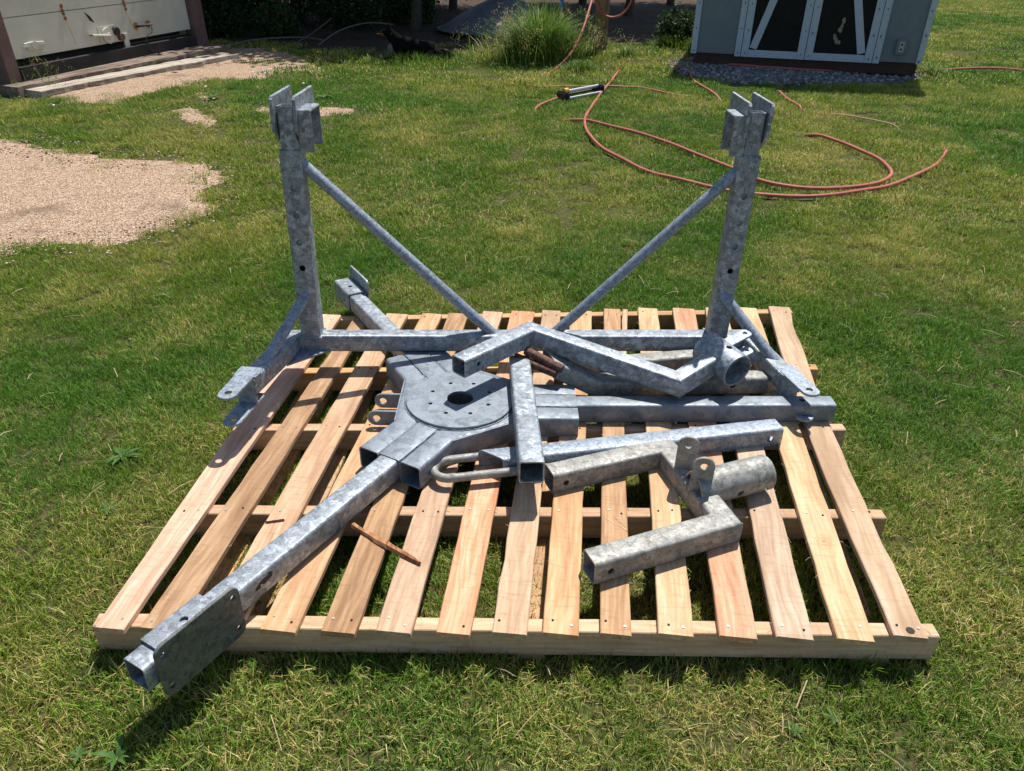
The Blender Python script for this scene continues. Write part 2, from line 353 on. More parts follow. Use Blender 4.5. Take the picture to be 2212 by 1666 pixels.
# ------------------------------------------------------------------ terrain
def rise(y):
    t = max(0.0, y-2.6); s = t*t/(t+.8); return .62*(1-math.exp(-s/7.5))
def clamp(v): return min(1.0, max(0.0, v))
def twist(x, y): return .08*clamp((x+1.07)/2.43)*clamp((y-1.35)/2.0)
def gz(x, y): return rise(y)+twist(x, y)
def ground_mesh():
    xs = list(np.arange(-14, 18.01, .25)); ys = list(np.arange(-2, 30.01, .25))
    xs = [-120, -60, -30]+xs+[30, 60, 120]; ys = [-80, -20]+ys+[45, 90, 200]
    vs = [(x, y, gz(x, y)+.012*(noise.noise(V((x*1.3, y*1.3, 0))))) for y in ys for x in xs]; nx = len(xs)
    fs = [(j*nx+i, j*nx+i+1, (j+1)*nx+i+1, (j+1)*nx+i) for j in range(len(ys)-1) for i in range(nx-1)]
    me = bpy.data.meshes.new('ground'); me.from_pydata(vs, [], fs)
    for p in me.polygons: p.use_smooth = True
    m, nt, b = new_mat('soil_and_thatch', .95, 0, .1); L = nt.links.new; ge = nd(nt, 'NewGeometry')
    n = nd(nt, 'TexNoise', Scale=45.0, Detail=6.0, Roughness=.7); L(ge.outputs['Position'], n.inputs['Vector'])
    n2 = nd(nt, 'TexNoise', Scale=1.2, Detail=4.0); L(ge.outputs['Position'], n2.inputs['Vector'])
    c1 = ramp(nt, n.outputs['Fac'], [(.35, (.028, .032, .012)), (.5, (.075, .075, .028)), (.68, (.17, .14, .065))])
    c2 = ramp(nt, n.outputs['Fac'], [(.35, (.05, .052, .018)), (.6, (.11, .12, .035)), (.75, (.2, .18, .08))])
    L(mix(nt, ramp(nt, n2.outputs['Fac'], [(.4, (0, 0, 0)), (.6, (1, 1, 1))]), c1, c2), b.inputs['Base Color']); bump(nt, b, n.outputs['Fac'], .8, .02)
    o = link('lawn_ground', me, m); tag(o, 'green and straw coloured lawn running from the pallet back to the shed', 'lawn', kind='structure')
ground_mesh()

POLY = {
 'gravel_near': [(-5.5545, 6.7338, 0.2293), (-4.3505, 6.4694, 0.2157), (-3.7578, 6.23, 0.203), (-3.2378, 6.0043, 0.1907), (-2.856, 5.9657, 0.1886), (-2.3732, 5.8858, 0.1841), (-2.1702, 5.5262, 0.1636), (-2.1216, 5.1306, 0.1402), (-1.976, 4.8706, 0.1244), (-2.0979, 4.5812, 0.1063), (-2.2841, 4.3652, 0.0927), (-2.4732, 4.1711, 0.0804), (-2.7731, 4.225, 0.0838), (-2.9479, 4.053, 0.0728), (-3.4678, 3.6761, 0.049)],
 'gravel_far': [(-5.1008, 8.078, 0.2922), (-5.241, 9.0686, 0.3322), (-4.7241, 10.0627, 0.3676), (-4.1087, 11.3169, 0.4062), (-3.3746, 11.4536, 0.41), (-2.5269, 10.3018, 0.3754), (-2.2581, 9.3574, 0.343), (-2.6724, 9.7125, 0.3557), (-2.9366, 9.0926, 0.3331), (-3.4917, 8.8776, 0.3249), (-3.7737, 8.1903, 0.297), (-3.9552, 7.7464, 0.2776), (-4.4811, 7.7044, 0.2758)],
 'gravel_spot': [(-3.3479, 7.5376, 0.2682), (-3.1797, 7.7473, 0.2777), (-2.8056, 7.3188, 0.258), (-2.6508, 6.9862, 0.2419), (-2.7416, 6.7723, 0.2313), (-3.0783, 7.1233, 0.2486)],
 'gravel_spot_b': [(-2.5855, 7.7141, 0.2762), (-2.392, 7.8714, 0.2832), (-1.6245, 7.7297, 0.2769), (-1.4467, 7.4937, 0.2661), (-1.8542, 7.3355, 0.2587), (-2.2606, 7.0804, 0.2465)],
 'gravel_spot_c': [(-3.4485, 8.2178, 0.2982), (-3.3181, 8.3914, 0.3054), (-3.0924, 8.0913, 0.2928), (-3.1932, 7.911, 0.2849)],
 'dirt': [(-4.565, 11.8703, 0.4213), (-3.7604, 11.8776, 0.4215), (-2.727, 11.1804, 0.4023), (-1.766, 10.7225, 0.3887), (-0.7777, 11.5231, 0.4216), (0.0053, 11.9899, 0.4598), (1.1582, 12.0362, 0.499), (2.0181, 11.8976, 0.502), (2.8029, 13.1485, 0.5323), (5.6375, 23.4773, 0.6575), (5.6602, 27.4287, 0.6749), (-8.9281, 23.9143, 0.5799)],
 'stones': [(1.8151, 10.1441, 0.4503), (2.3757, 10.6822, 0.4674), (3.6218, 9.8654, 0.4409), (4.8332, 9.735, 0.4364), (4.8908, 9.5585, 0.4302), (4.4233, 9.116, 0.414), (3.7089, 8.8914, 0.4054), (2.954, 8.7719, 0.4008), (2.2647, 8.864, 0.4044), (1.8869, 9.3247, 0.4218)],
}
def inside(x, y, poly):
    c = False; n = len(poly)
    for i in range(n):
        x1, y1 = poly[i][0], poly[i][1]; x2, y2 = poly[i-1][0], poly[i-1][1]
        if (y1 > y) != (y2 > y) and x < (x2-x1)*(y-y1)/(y2-y1+1e-12)+x1: c = not c
    return c
def edge_dist(x, y, poly):
    d = 9e9; n = len(poly)
    for i in range(n):
        ax, ay = poly[i-1][:2]; bx, by = poly[i][:2]; t = clamp(((x-ax)*(bx-ax)+(y-ay)*(by-ay))/((bx-ax)**2+(by-ay)**2+1e-12))
        d = min(d, math.hypot(x-ax-t*(bx-ax), y-ay-t*(by-ay)))
    return d if inside(x, y, poly) else -d
def sheet(name, poly, mat, dz, label, cat, cell=.12, jit=.12):
    xs = [p[0] for p in poly]; ys = [p[1] for p in poly]; bm = bmesh.new(); grid = {}
    x0, x1, y0, y1 = min(xs)-.3, max(xs)+.3, min(ys)-.3, max(ys)+.3
    nx, ny = int((x1-x0)/cell)+1, int((y1-y0)/cell)+1
    def vert(i, j):
        if (i, j) not in grid:
            x, y = x0+i*cell, y0+j*cell; d = edge_dist(x, y, poly)+jit*noise.noise(V((x*2.5, y*2.5, 3)))
            grid[i, j] = (bm.verts.new((x, y, gz(x, y)+.012*noise.noise(V((x*1.3, y*1.3, 0)))+min(dz, dz*(d/.15) if d > 0 else -.02))), d)
        return grid[i, j]
    for i in range(nx):
        for j in range(ny):
            q = [vert(i, j), vert(i+1, j), vert(i+1, j+1), vert(i, j+1)]
            if max(v[1] for v in q) > -.05: bm.faces.new([v[0] for v in q])
    loose = [v for v in bm.verts if not v.link_faces]; bmesh.ops.delete(bm, geom=loose, context='VERTS')
    o = obj(name, bm, mat, base=(sum(xs)/len(xs), sum(ys)/len(ys), 0), smooth=180); tag(o, label, cat, kind='structure'); return o
def gravel_mat(name, cols, scale, bmp=.8):
    m, nt, b = new_mat(name, .95, 0, .15); L = nt.links.new; ge = nd(nt, 'NewGeometry')
    v = nd(nt, 'TexVoronoi', Scale=float(scale)); L(ge.outputs['Position'], v.inputs['Vector']); s = nd(nt, 'SeparateColor'); L(v.outputs['Color'], s.inputs[0])
    col = ramp(nt, s.outputs[0], [(.05, cols[0]), (.5, cols[1]), (.95, cols[2])])
    n = nd(nt, 'TexNoise', Scale=3.0, Detail=6.0, Roughness=.65); L(ge.outputs['Position'], n.inputs['Vector'])
    col = mix(nt, ramp(nt, n.outputs['Fac'], [(.54, (0, 0, 0)), (.70, (.75, .75, .75))]), col, tuple(x*.42 for x in cols[1]))
    col = mix(nt, ramp(nt, v.outputs['Distance'], [(.45, (0, 0, 0)), (.75, (.8, .8, .8))]), col, tuple(x*.35 for x in cols[0]))
    L(col, b.inputs['Base Color'])
    bump(nt, b, mathn(nt, 'SUBTRACT', 1.0, v.outputs['Distance']), bmp, .008); return m
M_PEA = gravel_mat('pea_gravel', ((.32, .205, .135), (.52, .365, .25), (.73, .57, .43)), 120)
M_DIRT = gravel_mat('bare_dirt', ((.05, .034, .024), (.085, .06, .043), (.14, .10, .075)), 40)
M_CRUSH = gravel_mat('crushed_stone', ((.10, .10, .105), (.19, .19, .195), (.33, .33, .33)), 38, 1.0)
sheet('gravel_patch', POLY['gravel_near'], M_PEA, .02, 'large bare patch of tan pea gravel at the left edge of the lawn', 'gravel')
sheet('gravel_patch', POLY['gravel_far'], M_PEA, .02, 'tan pea gravel spread in front of the weathered sleepers', 'gravel')
sheet('gravel_patch', POLY['gravel_spot'], M_PEA, .012, 'small tan gravel spot in the grass left of the tall left post', 'gravel', .08, .1)
sheet('gravel_patch', POLY['gravel_spot_b'], M_PEA, .012, 'thin tan gravel showing through grass behind the tall left post', 'gravel', .08, .12)
sheet('gravel_patch', POLY['gravel_spot_c'], M_PEA, .012, 'tiny tan gravel spot between grass near the far gravel', 'gravel', .08, .08)
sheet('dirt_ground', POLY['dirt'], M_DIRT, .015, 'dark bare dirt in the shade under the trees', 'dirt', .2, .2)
sheet('crushed_stone_strip', POLY['stones'], M_CRUSH, .02, 'grey crushed stone strip along the front of the shed', 'gravel', .08, .06)

# ------------------------------------------------------------------ pallet
PFL, PFR, PBR, PBL = V((-1.0792, 1.3663, 0.109)), V((1.1167, 1.381, 0.109)), V((1.3106, 3.3043, 0.189)), V((-0.9584, 3.2913, 0.109))
def PZ(x, y): # pallet top (slat surface) height at a plan position
    return .109+.08*clamp((x+1.07)/2.43)*clamp((y-1.35)/2.0)+.019
pal = empty('wooden_pallet', (PFL+PFR+PBR+PBL)/4*1.0-V((0, 0, .12)), 'large new pine pallet of fifteen spaced slats lying on the lawn under the steel parts', 'pallet')
def board(name, a, b, wid, th, mat, parent, up=(0, 0, 1), jag=.0015, segs=22, wid2=None, bite=0, curve=0, bow=0):
    """a plank from a to b (centres of its TOP face); the mesh runs along local Y so the grain follows it"""
    a, b = V(a), V(b); d, s, u = frame(b-a, up); L = (b-a).length; wid2 = wid2 or wid; bm = bmesh.new(); rings = []
    sd_ = random.random()*100
    for i in range(segs+1):
        t = i/segs; hw = (wid+(wid2-wid)*t)/2; j1 = jag*2*noise.noise(V((t*17+sd_, 0, 0)))+jag*random.uniform(-.6, .6); j2 = jag*2*noise.noise(V((t*17+sd_, 5, 0)))+jag*random.uniform(-.6, .6)
        if bite: j2 -= bite*max(0, noise.noise(V((t*7+sd_, 9, 0))))
        zc = curve*math.sin(math.pi*t); e = .0025 if 0 < i < segs else .003
        j1 += bow*math.sin(math.pi*t); j2 += bow*math.sin(math.pi*t)
        y = t*L+(random.uniform(-.003, .003) if i in (0, segs) else 0)
        pr = [(-hw+j1, -th), (-hw+j1, -e), (-hw+j1+e, 0), (hw+j2-e, 0), (hw+j2, -e), (hw+j2, -th)]
        rings.append([bm.verts.new((x, y+random.uniform(-.0008, .0008), z+zc)) for x, z in pr])
    for r0, r1 in zip(rings, rings[1:]): bridge(bm, r0, r1, True)
    bm.faces.new(rings[0]); bm.faces.new(rings[-1][::-1]); bmesh.ops.recalc_face_normals(bm, faces=bm.faces)
    me = bpy.data.meshes.new(name); bm.to_mesh(me); bm.free()
    for p in me.polygons: p.use_smooth = False
    o = link(name, me, mat, parent); off = world_loc(parent) if parent else V()
    o.matrix_local = Matrix.Translation(a-off) @ axes(s, d, u).to_4x4(); return o
def pq(u, v, z=0): # pallet plan: u across 0..1, v depth 0..1 on stringer tops
    return (PFL*(1-u)+PFR*u)*(1-v)+(PBL*(1-u)+PBR*u)*v+V((0, 0, z))
dz_s = V((0, 0, .001))
for k, (v, mt, e0, e1) in enumerate(((.0118, W_BEAM, -.002, 1.0), (.247, W_WARM, .0, 1.0), (.492, W_WARM, .0, 1.0), (.716, W_BEAM, .0, 1.0), (.985, W_BEAM, .0, 1.0))):
    board('stringer', pq(e0, v)-dz_s, pq(e1+.008, v)-dz_s, .045, .088, mt, pal, segs=30, jag=.0008)
# bottom boards, laid on the grass under the stringers
for u, wd in ((.073, .14), (.165, .09), (.517, .09), (.935, .10)):
    board('bottom_board', pq(u, 0, -.0895)-V((0, .0, 0)), pq(u, 1, -.0895), wd, .019, W_BEAM if u < .1 else W_WARM, pal)
slats = [  # front left/right edge, back left/right edge, wood
 ((-1.0628, 1.348, 0.128),(-0.986, 1.3391, 0.128),(-0.9532, 3.2504, 0.128),(-0.8196, 3.2561, 0.128), W_PINK, .0),
 ((-0.9485, 1.343, 0.128),(-0.8542, 1.3421, 0.128),(-0.7474, 3.2496, 0.13),(-0.6707, 3.2529, 0.13), W_GREY, .012),
 ((-0.7835, 1.3407, 0.128),(-0.6927, 1.3428, 0.128),(-0.6045, 3.2544, 0.133),(-0.5012, 3.2588, 0.133), W_WARM, .0),
 ((-0.6395, 1.344, 0.128),(-0.5453, 1.3431, 0.128),(-0.4338, 3.2518, 0.14),(-0.3371, 3.2559, 0.14), W_WARM, .0),
 ((-0.4814, 1.3446, 0.128),(-0.3919, 1.3436, 0.128),(-0.3079, 3.2516, 0.145),(-0.2134, 3.2556, 0.145), W_GREY, .0),
 ((-0.3414, 1.3478, 0.128),(-0.2483, 1.3469, 0.128),(-0.1453, 3.2634, 0.15),(-0.0504, 3.2675, 0.15), W_WARM, .0),
 ((-0.1853, 1.3483, 0.128),(-0.0958, 1.3473, 0.128),(-0.0106, 3.2635, 0.155),(0.102, 3.2684, 0.155), W_PINK, .0),
 ((-0.0411, 1.3501, 0.128),(0.0484, 1.3491, 0.128),(0.1394, 3.2696, 0.16),(0.2258, 3.2733, 0.16), W_PALE, .0),
 ((0.0902, 1.35, 0.128),(0.1832, 1.3491, 0.128),(0.2736, 3.2644, 0.165),(0.3754, 3.2688, 0.165), W_WARM, .0),
 ((0.2384, 1.3519, 0.128),(0.3194, 1.3507, 0.128),(0.4331, 3.2762, 0.17),(0.5108, 3.2796, 0.17), W_GREY, .0),
 ((0.3913, 1.3523, 0.128),(0.4819, 1.3514, 0.128),(0.5944, 3.2806, 0.176),(0.6878, 3.2847, 0.176), W_PALE, .0),
 ((0.5479, 1.3529, 0.128),(0.6445, 1.3521, 0.128),(0.7583, 3.2745, 0.182),(0.8628, 3.279, 0.182), W_PINK, .0),
 ((0.6938, 1.3532, 0.128),(0.7903, 1.3523, 0.128),(0.9126, 3.2785, 0.188),(1.0129, 3.2829, 0.188), W_PALE, .0),
 ((0.8495, 1.3507, 0.128),(0.9458, 1.3468, 0.128),(1.0596, 3.28, 0.195),(1.1555, 3.2842, 0.195), W_PALE, .0),
 ((1.0041, 1.3632, 0.128),(1.0922, 1.3592, 0.128),(1.2156, 3.2793, 0.208),(1.3159, 3.2836, 0.208), W_PALE, .02),
]
FIB = bmesh.new(); nails = bmesh.new(); holes_ = bmesh.new(); SL = []
for i, (fl, fr, bl, br, mt, bite) in enumerate(slats):
    a = (V(fl)+V(fr))/2; b = (V(bl)+V(br))/2; d = (b-a).normalized()
    w1 = (V(fr)-V(fl)).cross(d).length; w2 = (V(br)-V(bl)).cross(d).length
    # follow the twisted stringer tops
    za = PZ(a.x, a.y); zb = PZ(b.x, b.y); a.z = za; b.z = zb
    board('slat', a, b, w1, .018, mt, pal, wid2=w2, bite=bite, bow=(-.032 if i == 14 else random.uniform(-.004, .004)), jag=.0022 if mt in (W_PALE,) else .0014); SL.append((a, b, w1, w2))
    for _ in range(14 if mt is W_PALE else 5):   # torn fibres on the sawn edges
        t = random.random(); sg = random.choice((-1, 1)); sn_ = d.cross(V((0, 0, 1))).normalized(); q = a.lerp(b, t)+sn_*sg*(w1+(w2-w1)*t)/2-V((0, 0, random.uniform(.001, .012)))
        l_ = random.uniform(.008, .03); e_ = q+sn_*sg*l_*random.uniform(.2, .6)+d*random.uniform(-1, 1)*l_+V((0, 0, random.uniform(-.006, .004))); rod([q, q.lerp(e_, .5)+V((0, 0, .003)), e_], random.uniform(.0006, .0012), 4, bm=FIB)
    for v in (.012, .247, .492, .716, .985):
        if v == .985: t = .975
        elif v == .012: t = .018
        else: t = v
        p = a.lerp(b, t); s = d.cross(V((0, 0, 1))).normalized(); wd = (w1+(w2-w1)*t)
        for sg in (-.27, .25):
            if random.random() < .12: continue
            q = p+s*wd*(sg+random.uniform(-.06, .06))+V((0, random.uniform(-.012, .012), 0)); shiny = random.random() < .45
            bmesh.ops.create_cone(nails if shiny else holes_, cap_ends=True, segments=8, radius1=.0038, radius2=.003, depth=.004, matrix=Matrix.Translation(q+V((0, 0, .0008))))
board('slat', V((0.3513, 1.9337, 0.14)), V((0.5322, 3.2779, 0.176))+V((0, 0, .001)), .024, .017, W_WARM, pal, jag=.003)   # narrow split strip
bmesh.ops.create_cone(holes_, cap_ends=True, segments=12, radius1=.011, radius2=.011, depth=.003, matrix=Matrix.Translation(V((1.0518, 1.3811, 0.128))+V((0, 0, .0012))))
tag(obj('wood_fibres', FIB, W_PALE, pal, smooth=0), kind='stuff')
tag(obj('nails', nails, M_SCREW, pal, smooth=0), kind='stuff'); tag(obj('nail_holes', holes_, M_DKHOLE, pal, smooth=0), kind='stuff')

def ring_bead(p, d0, d1, w, parent, mat, r=.0032):
    p = V(p); d0 = V(d0).normalized(); d1 = V(d1).normalized(); n = (d0+d1).normalized(); _, s, u = frame(d0); out = []
    h = w/2-.004
    for a, b in ((-h, h), (h, h), (h, -h), (-h, -h), (-h, h)):
        q = p+s*a+u*b; t = (p-q).dot(n)/d0.dot(n); out.append(q+d0*t)
    obj('weld', bead(out, r), mat, parent)
# ------------------------------------------------------------------ star shaped hub with three telescoping legs
O = V((-.187, 2.352, 0)); ZT, ZB = .222, .137
hub = empty('hub_base', (O.x, O.y, .13), 'flat three armed galvanised hub with round drilled plate and telescoping legs on the pallet', 'steel base')
A0 = math.radians(.6)
def pol(ang, r, off=0, z=0):
    a = A0+math.radians(ang); return V((O.x+math.cos(a)*r-math.sin(a)*off, O.y+math.sin(a)*r+math.cos(a)*off, z))
zc = (ZT+ZB)/2; HH = ZT-ZB
# core prism under the plate
P = []
for ang in (0, 120, 240):
    P += [pol(ang, .235, -.125), pol(ang, .235, .125)]
core = bmesh.new(); r0 = [core.verts.new((p.x, p.y, ZB+.003)) for p in P]; r1 = [core.verts.new((p.x, p.y, ZT-.003)) for p in P]
core.faces.new(r0[::-1]); core.faces.new(r1); bridge(core, r0, r1); bmesh.ops.recalc_face_normals(core, faces=core.faces)
obj('hub_body', core, M_GALV_HUB, hub)
# mitred side tubes wrapping from arm to arm
def side_tube(a, b):
    # from the end of arm a (its +off side) round to the end of arm b (its -off side)
    pts = [pol(a, .425, .083, zc), pol(a, .225, .083, zc), pol(b, .225, -.083, zc), pol(b, .425, -.083, zc)]
    obj('side_tube', sq_tube(pts, .083, HH, .005, r=.012), M_GALV_HUB, hub)
side_tube(0, 120); side_tube(120, 240); side_tube(240, 360)
for a in (0, 120, 240):   # centre tubes over the legs
    obj('sleeve', sq_tube([pol(a, .12, 0, zc+.001), pol(a, .424, 0, zc+.001)], .0835, HH, .004, r=.006), M_GALV_HUB, hub)
pc = V((-.188, 2.342, .2285))
pl = obj('round_plate', plate(arc_pts(0, 0, .197, 0, 354.375, 63), pc, (1, 0, 0), (0, 1, 0), .011), M_GALV_HUB, hub, smooth=30)
cuts = [(pc, (0, 0, 1), .0485, .05)]
for k in range(8):
    a = math.radians(22.5+45*k); cuts.append((pc+V((math.cos(a)*.113, math.sin(a)*.113, 0)), (0, 0, 1), .0075, .05))
drill(pl, cuts)
drill(bpy.data.objects[[o.name for o in hub.children if o.name.startswith('hub_body')][0]], [(pc, (0, 0, 1), .085, .3)])
obj('weld', bead([pc+V((math.cos(math.radians(t))*.2, math.sin(math.radians(t))*.2, -.006)) for t in range(0, 361, 6)], .0035), M_GALV_HUB, hub)
for a, b in ((0, 120), (120, 240), (240, 360)):
    P4 = [pol(a, .425, .083, zc), pol(a, .225, .083, zc), pol(b, .225, -.083, zc), pol(b, .425, -.083, zc)]
    for i in (1, 2): ring_bead(P4[i], P4[i]-P4[i-1], P4[i+1]-P4[i], .084, hub, M_GALV_HUB, .0028)
    for a2, sg in ((a, .0417), (b, -.0417)): obj('weld', bead([pol(a2, .22, sg, ZT-.001), pol(a2, .42, sg, ZT-.001)], .0026), M_GALV_HUB, hub)
# legs
def leg(a, rend, zo, mat=M_GALV):
    p0 = pol(a, .2, 0, zc+.002); p1 = pol(a, rend, 0, zc+.002+zo)
    return p0, p1, obj('leg', sq_tube([p0, p1], .074, .076, .005, r=.010), mat, hub)
p0, p1, lr = leg(0, 1.37, .018, M_GALV_HUB)
drill(lr, [(p1+V((-.115, 0, .03)), (0, 0, 1), .011, .06)])
def end_sleeve(a, rs, re, rtip, side, name):
    q0, q1, lg = leg(a, rtip, 0)
    s0, s1 = pol(a, rs, 0, zc+.003), pol(a, re, 0, zc+.003)
    sv = obj('end_sleeve', sq_tube([s0, s1], .090, .092, .006, r=.010), M_GALV, hub)
    drill(sv, [(s0.lerp(s1, .45)+V((0, 0, .045)), (0, 0, 1), .0105, .05)])
    return s0, s1
s0, s1 = end_sleeve(240, 1.149, 1.318, 1.369, 1, 'front')
dl, sl2_, ul = frame(p1-p0) if False else frame(pol(240, 1.1)-pol(240, .3)); sl2_ = sl2_ if sl2_.y < 0 else -sl2_
for rr_, hh_, ww_ in ((1.005, .012, .05), (.985, .018, .02), (1.03, .004, .018)):
    out_ = [(ww_*random.uniform(.3, .6)*math.cos(k*.7), .010*random.uniform(.5, 1.3)*math.sin(k*.7)) for k in range(9)]
    obj('rust_scuff', plate(out_, pol(240, rr_, 0, zc+hh_)+sl2_*.0372, dl, (0, 0, 1), .001, bev=0), M_SILL, hub, smooth=0)
# the bolted plate hanging on the near side of the front leg
d, s, u = frame(s1-s0); s = s if s.y < 0 else -s
c = s0.lerp(s1, .44)+s*.052+V((0, 0, .004))
pb = obj('mounting_plate', plate(round_poly(.246, .164, .026), c, d, (V((0, 0, 1))-s*.0).normalized(), .010), M_GALV_DARK, hub, smooth=30)
drill(pb, [(c+d*x+V((0, 0, z)), s, .0085, .05) for x in (-.102, .102) for z in (-.052, .052)])
s0, s1 = end_sleeve(120, 1.10, 1.30, 1.305, -1, 'rear')
d, s, u = frame(s1-s0); s = s if s.x > 0 else -s
c = s0.lerp(s1, .52)+s*.052+V((0, 0, .018))
pb2 = obj('mounting_plate', plate(round_poly(.25, .17, .024), c, d, (0, 0, 1), .010), M_GALV, hub, smooth=30)
drill(pb2, [(c+d*x+V((0, 0, z)), s, .0085, .05) for x in (-.105, .105) for z in (-.06, .06)])
# two pairs of ears pointing left
for yy, x0_ in ((2.405, -.385), (2.285, -.39)):
    lg = obj('lug', plate([(0, -.03), (0, .03)] + [(-.10-.03*math.sin(math.radians(t)), .03*math.cos(math.radians(t))) for t in range(0, 181, 18)], (x0_, yy, .178), (1, 0, 0), (0, 0, 1), .010), M_GALV_HUB, hub, smooth=30)
    drill(lg, [((x0_-.098, yy, .178), (0, 1, 0), .0135, .05)])

# ------------------------------------------------------------------ upright frame with two posts
B0, B1 = V((-0.8804, 2.7337, 0.292)), V((0.9682, 2.8089, 0.292)); ZC = .257; B0.z = B1.z = ZC
fr = empty('upright_frame', ((B0.x+B1.x)/2, B0.y, .222), 'wide galvanised frame with two tall braced posts standing across the back of the pallet', 'steel frame')
bu = (B1-B0).normalized()
E0, E1 = V((-0.9403, 2.2811, 0.345)), V((1.0451, 2.4476, 0.3)); E0.z = .300; E1.z = .255
main = sq_tube([E0, B0-bu*.01, B1+bu*.01, E1], .072, .072, .006, r=.010)
cb = obj('cross_beam', main, M_GALV, fr)
# posts
def post(base, top, parts):
    base, top = V(base), V(top); d = (top-base).normalized()
    p = obj('post', sq_tube([base, top], .079, .079, .006, up=(0, 1, 0), r=.010), M_GALV, fr)
    cuts = []
    for t in parts[:-1]: cuts.append((base.lerp(top, t)+V((0, -.04, 0)), (0, 1, 0), .0118, .02))
    cuts.append((base.lerp(top, parts[-1])+V((0, -.04, 0)), (0, 1, 0), .0118, .02)); drill(p, cuts); return d
P0b, P0t = V((-0.8132, 2.735, 0.3219)), V((-0.8147, 2.775, 1.014)); P1b, P1t = V((0.8393, 2.8, 0.3298)), V((0.8598, 2.835, 1.0098))
P0b.z = P1b.z = .290
d0 = post(P0b, P0t, (.82, .68, .54, .40)); d1 = post(P1b, P1t, (.80, .66, .53, .395))
def head(top, d, sg):
    """telescoping top with two plates and a small inverted U bracket on its inner side"""
    top = V(top); a = top-d*.375; b_ = top+d*.150
    h = obj('post_head', sq_tube([a, b_], .060, .062, .005, up=(0, 1, 0), r=.007), M_GALV, fr)
    obj('post_head_cap', box(b_-d*.012, .047, .049, .004), M_GALV, fr)
    for s_ in (-1, 1):
        c_ = top+d*.108+V((s_*.040, .075, .0))
        obj('head_plate', plate([(-.13, -.035), (-.045, -.105), (.075, -.105), (.13, .02), (.13, .073), (.125, .078), (-.12, .078), (-.13, .068)], c_, (0, 1, 0), d, .012), M_GALV, fr, smooth=30)
    c_ = top+d*.085+V((sg*.062, .02, 0)); ub = bmesh.new()
    x0 = c_.x-.022; w_ = .052; y0, y1 = c_.y-.055, c_.y+.075; z0, z1 = c_.z-.088, c_.z+.052; t = .008
    box(((x0+w_/2), y0, (z0+z1)/2), w_, t, z1-z0, bm=ub, bev=.002)
    box(((x0+w_/2), y1, (z0+z1)/2), w_, t, z1-z0, bm=ub, bev=.002)
    box(((x0+w_/2), (y0+y1)/2, z1), w_, y1-y0+t, t, bm=ub, bev=.002)
    obj('head_bracket', ub, M_GALV, fr, smooth=30)
head(P0t, d0, 1); head(P1t, d1, -1)
# braces
LB0 = P0b.lerp(P0t, .925)+V((.036, 0, 0)); LB1 = P1b.lerp(P1t, .905)+V((-.036, 0, 0))
mb0 = V((-0.0866, 2.7404, 0.292)); mb1 = V((0.1668, 2.7591, 0.292)); mb0.y = mb1.y = (B0.y+B1.y)/2-.0; mb0.z = mb1.z = .29
obj('brace', rod([LB0, mb0], .0215, hollow=.017, n0=(1, 0, 0), n1=(0, 0, -1)), M_GALV_FINE, fr)
obj('brace', rod([LB1, mb1], .0215, hollow=.017, n0=(-1, 0, 0), n1=(0, 0, -1)), M_GALV_FINE, fr)
a0 = P0b.lerp(P0t, .235)+V((-.005, -.036, 0)); a1 = E0.lerp(B0, .42)+V((0, 0, .034))
obj('short_brace', rod([a0, a1], .0215, hollow=.017, n0=(0, -1, 0), n1=(0, 0, -1)), M_GALV_FINE, fr)
a0 = P1b.lerp(P1t, .235)+V((.005, -.036, 0)); a1 = E1.lerp(B1, .42)+V((0, 0, .034))
obj('short_brace', rod([a0, a1], .0215, hollow=.017, n0=(0, -1, 0), n1=(0, 0, -1)), M_GALV_FINE, fr)
# forks
def fork(E, B, out, sep, h_off):
    d_ = (E-B); d_.z = 0; d_.normalize(); s_ = V((0, 0, 1)).cross(d_)
    for k, zz in enumerate((.041, .041-sep)):
        c_ = E+d_*.0+V((0, 0, zz))
        shape = [(-.065, -.036), (-.065, .036)] + [(.125+.032*math.sin(math.radians(t)), .033*math.cos(math.radians(t))) for t in range(0, 181, 15)]
        f = obj('fork_plate', plate(shape, c_, d_, s_, .010), M_GALV_FINE, fr, smooth=30)
        drill(f, [(c_+d_*.118, (0, 0, 1), .0125, .05)])
    obj('end_cap', plate([(-.036, -sep/2+.001), (.036, -sep/2+.001), (.036, sep/2-.001), (-.036, sep/2-.001)], E+d_*.002+V((0, 0, .041-sep/2)), s_, (0, 0, 1), .008), M_GALV_FINE, fr)
    obj('weld', bead([E-d_*.065+s_*sg*.038+V((0, 0, .04)) if q == 0 else E+s_*sg*.038+V((0, 0, .04)) for sg in (1, -1) for q in ((0, 1) if sg == 1 else (1, 0))], .0045), M_GALV_FINE, fr)
    obj('weld', bead([E+d_*.003+s_*sg*.038+V((0, 0, z_)) for sg in (1,) for z_ in (.036, -.036)], .0045), M_GALV_FINE, fr)
fork(E0, B0, 1, .106, 0); fork(E1, B1, 1, .106, 0)
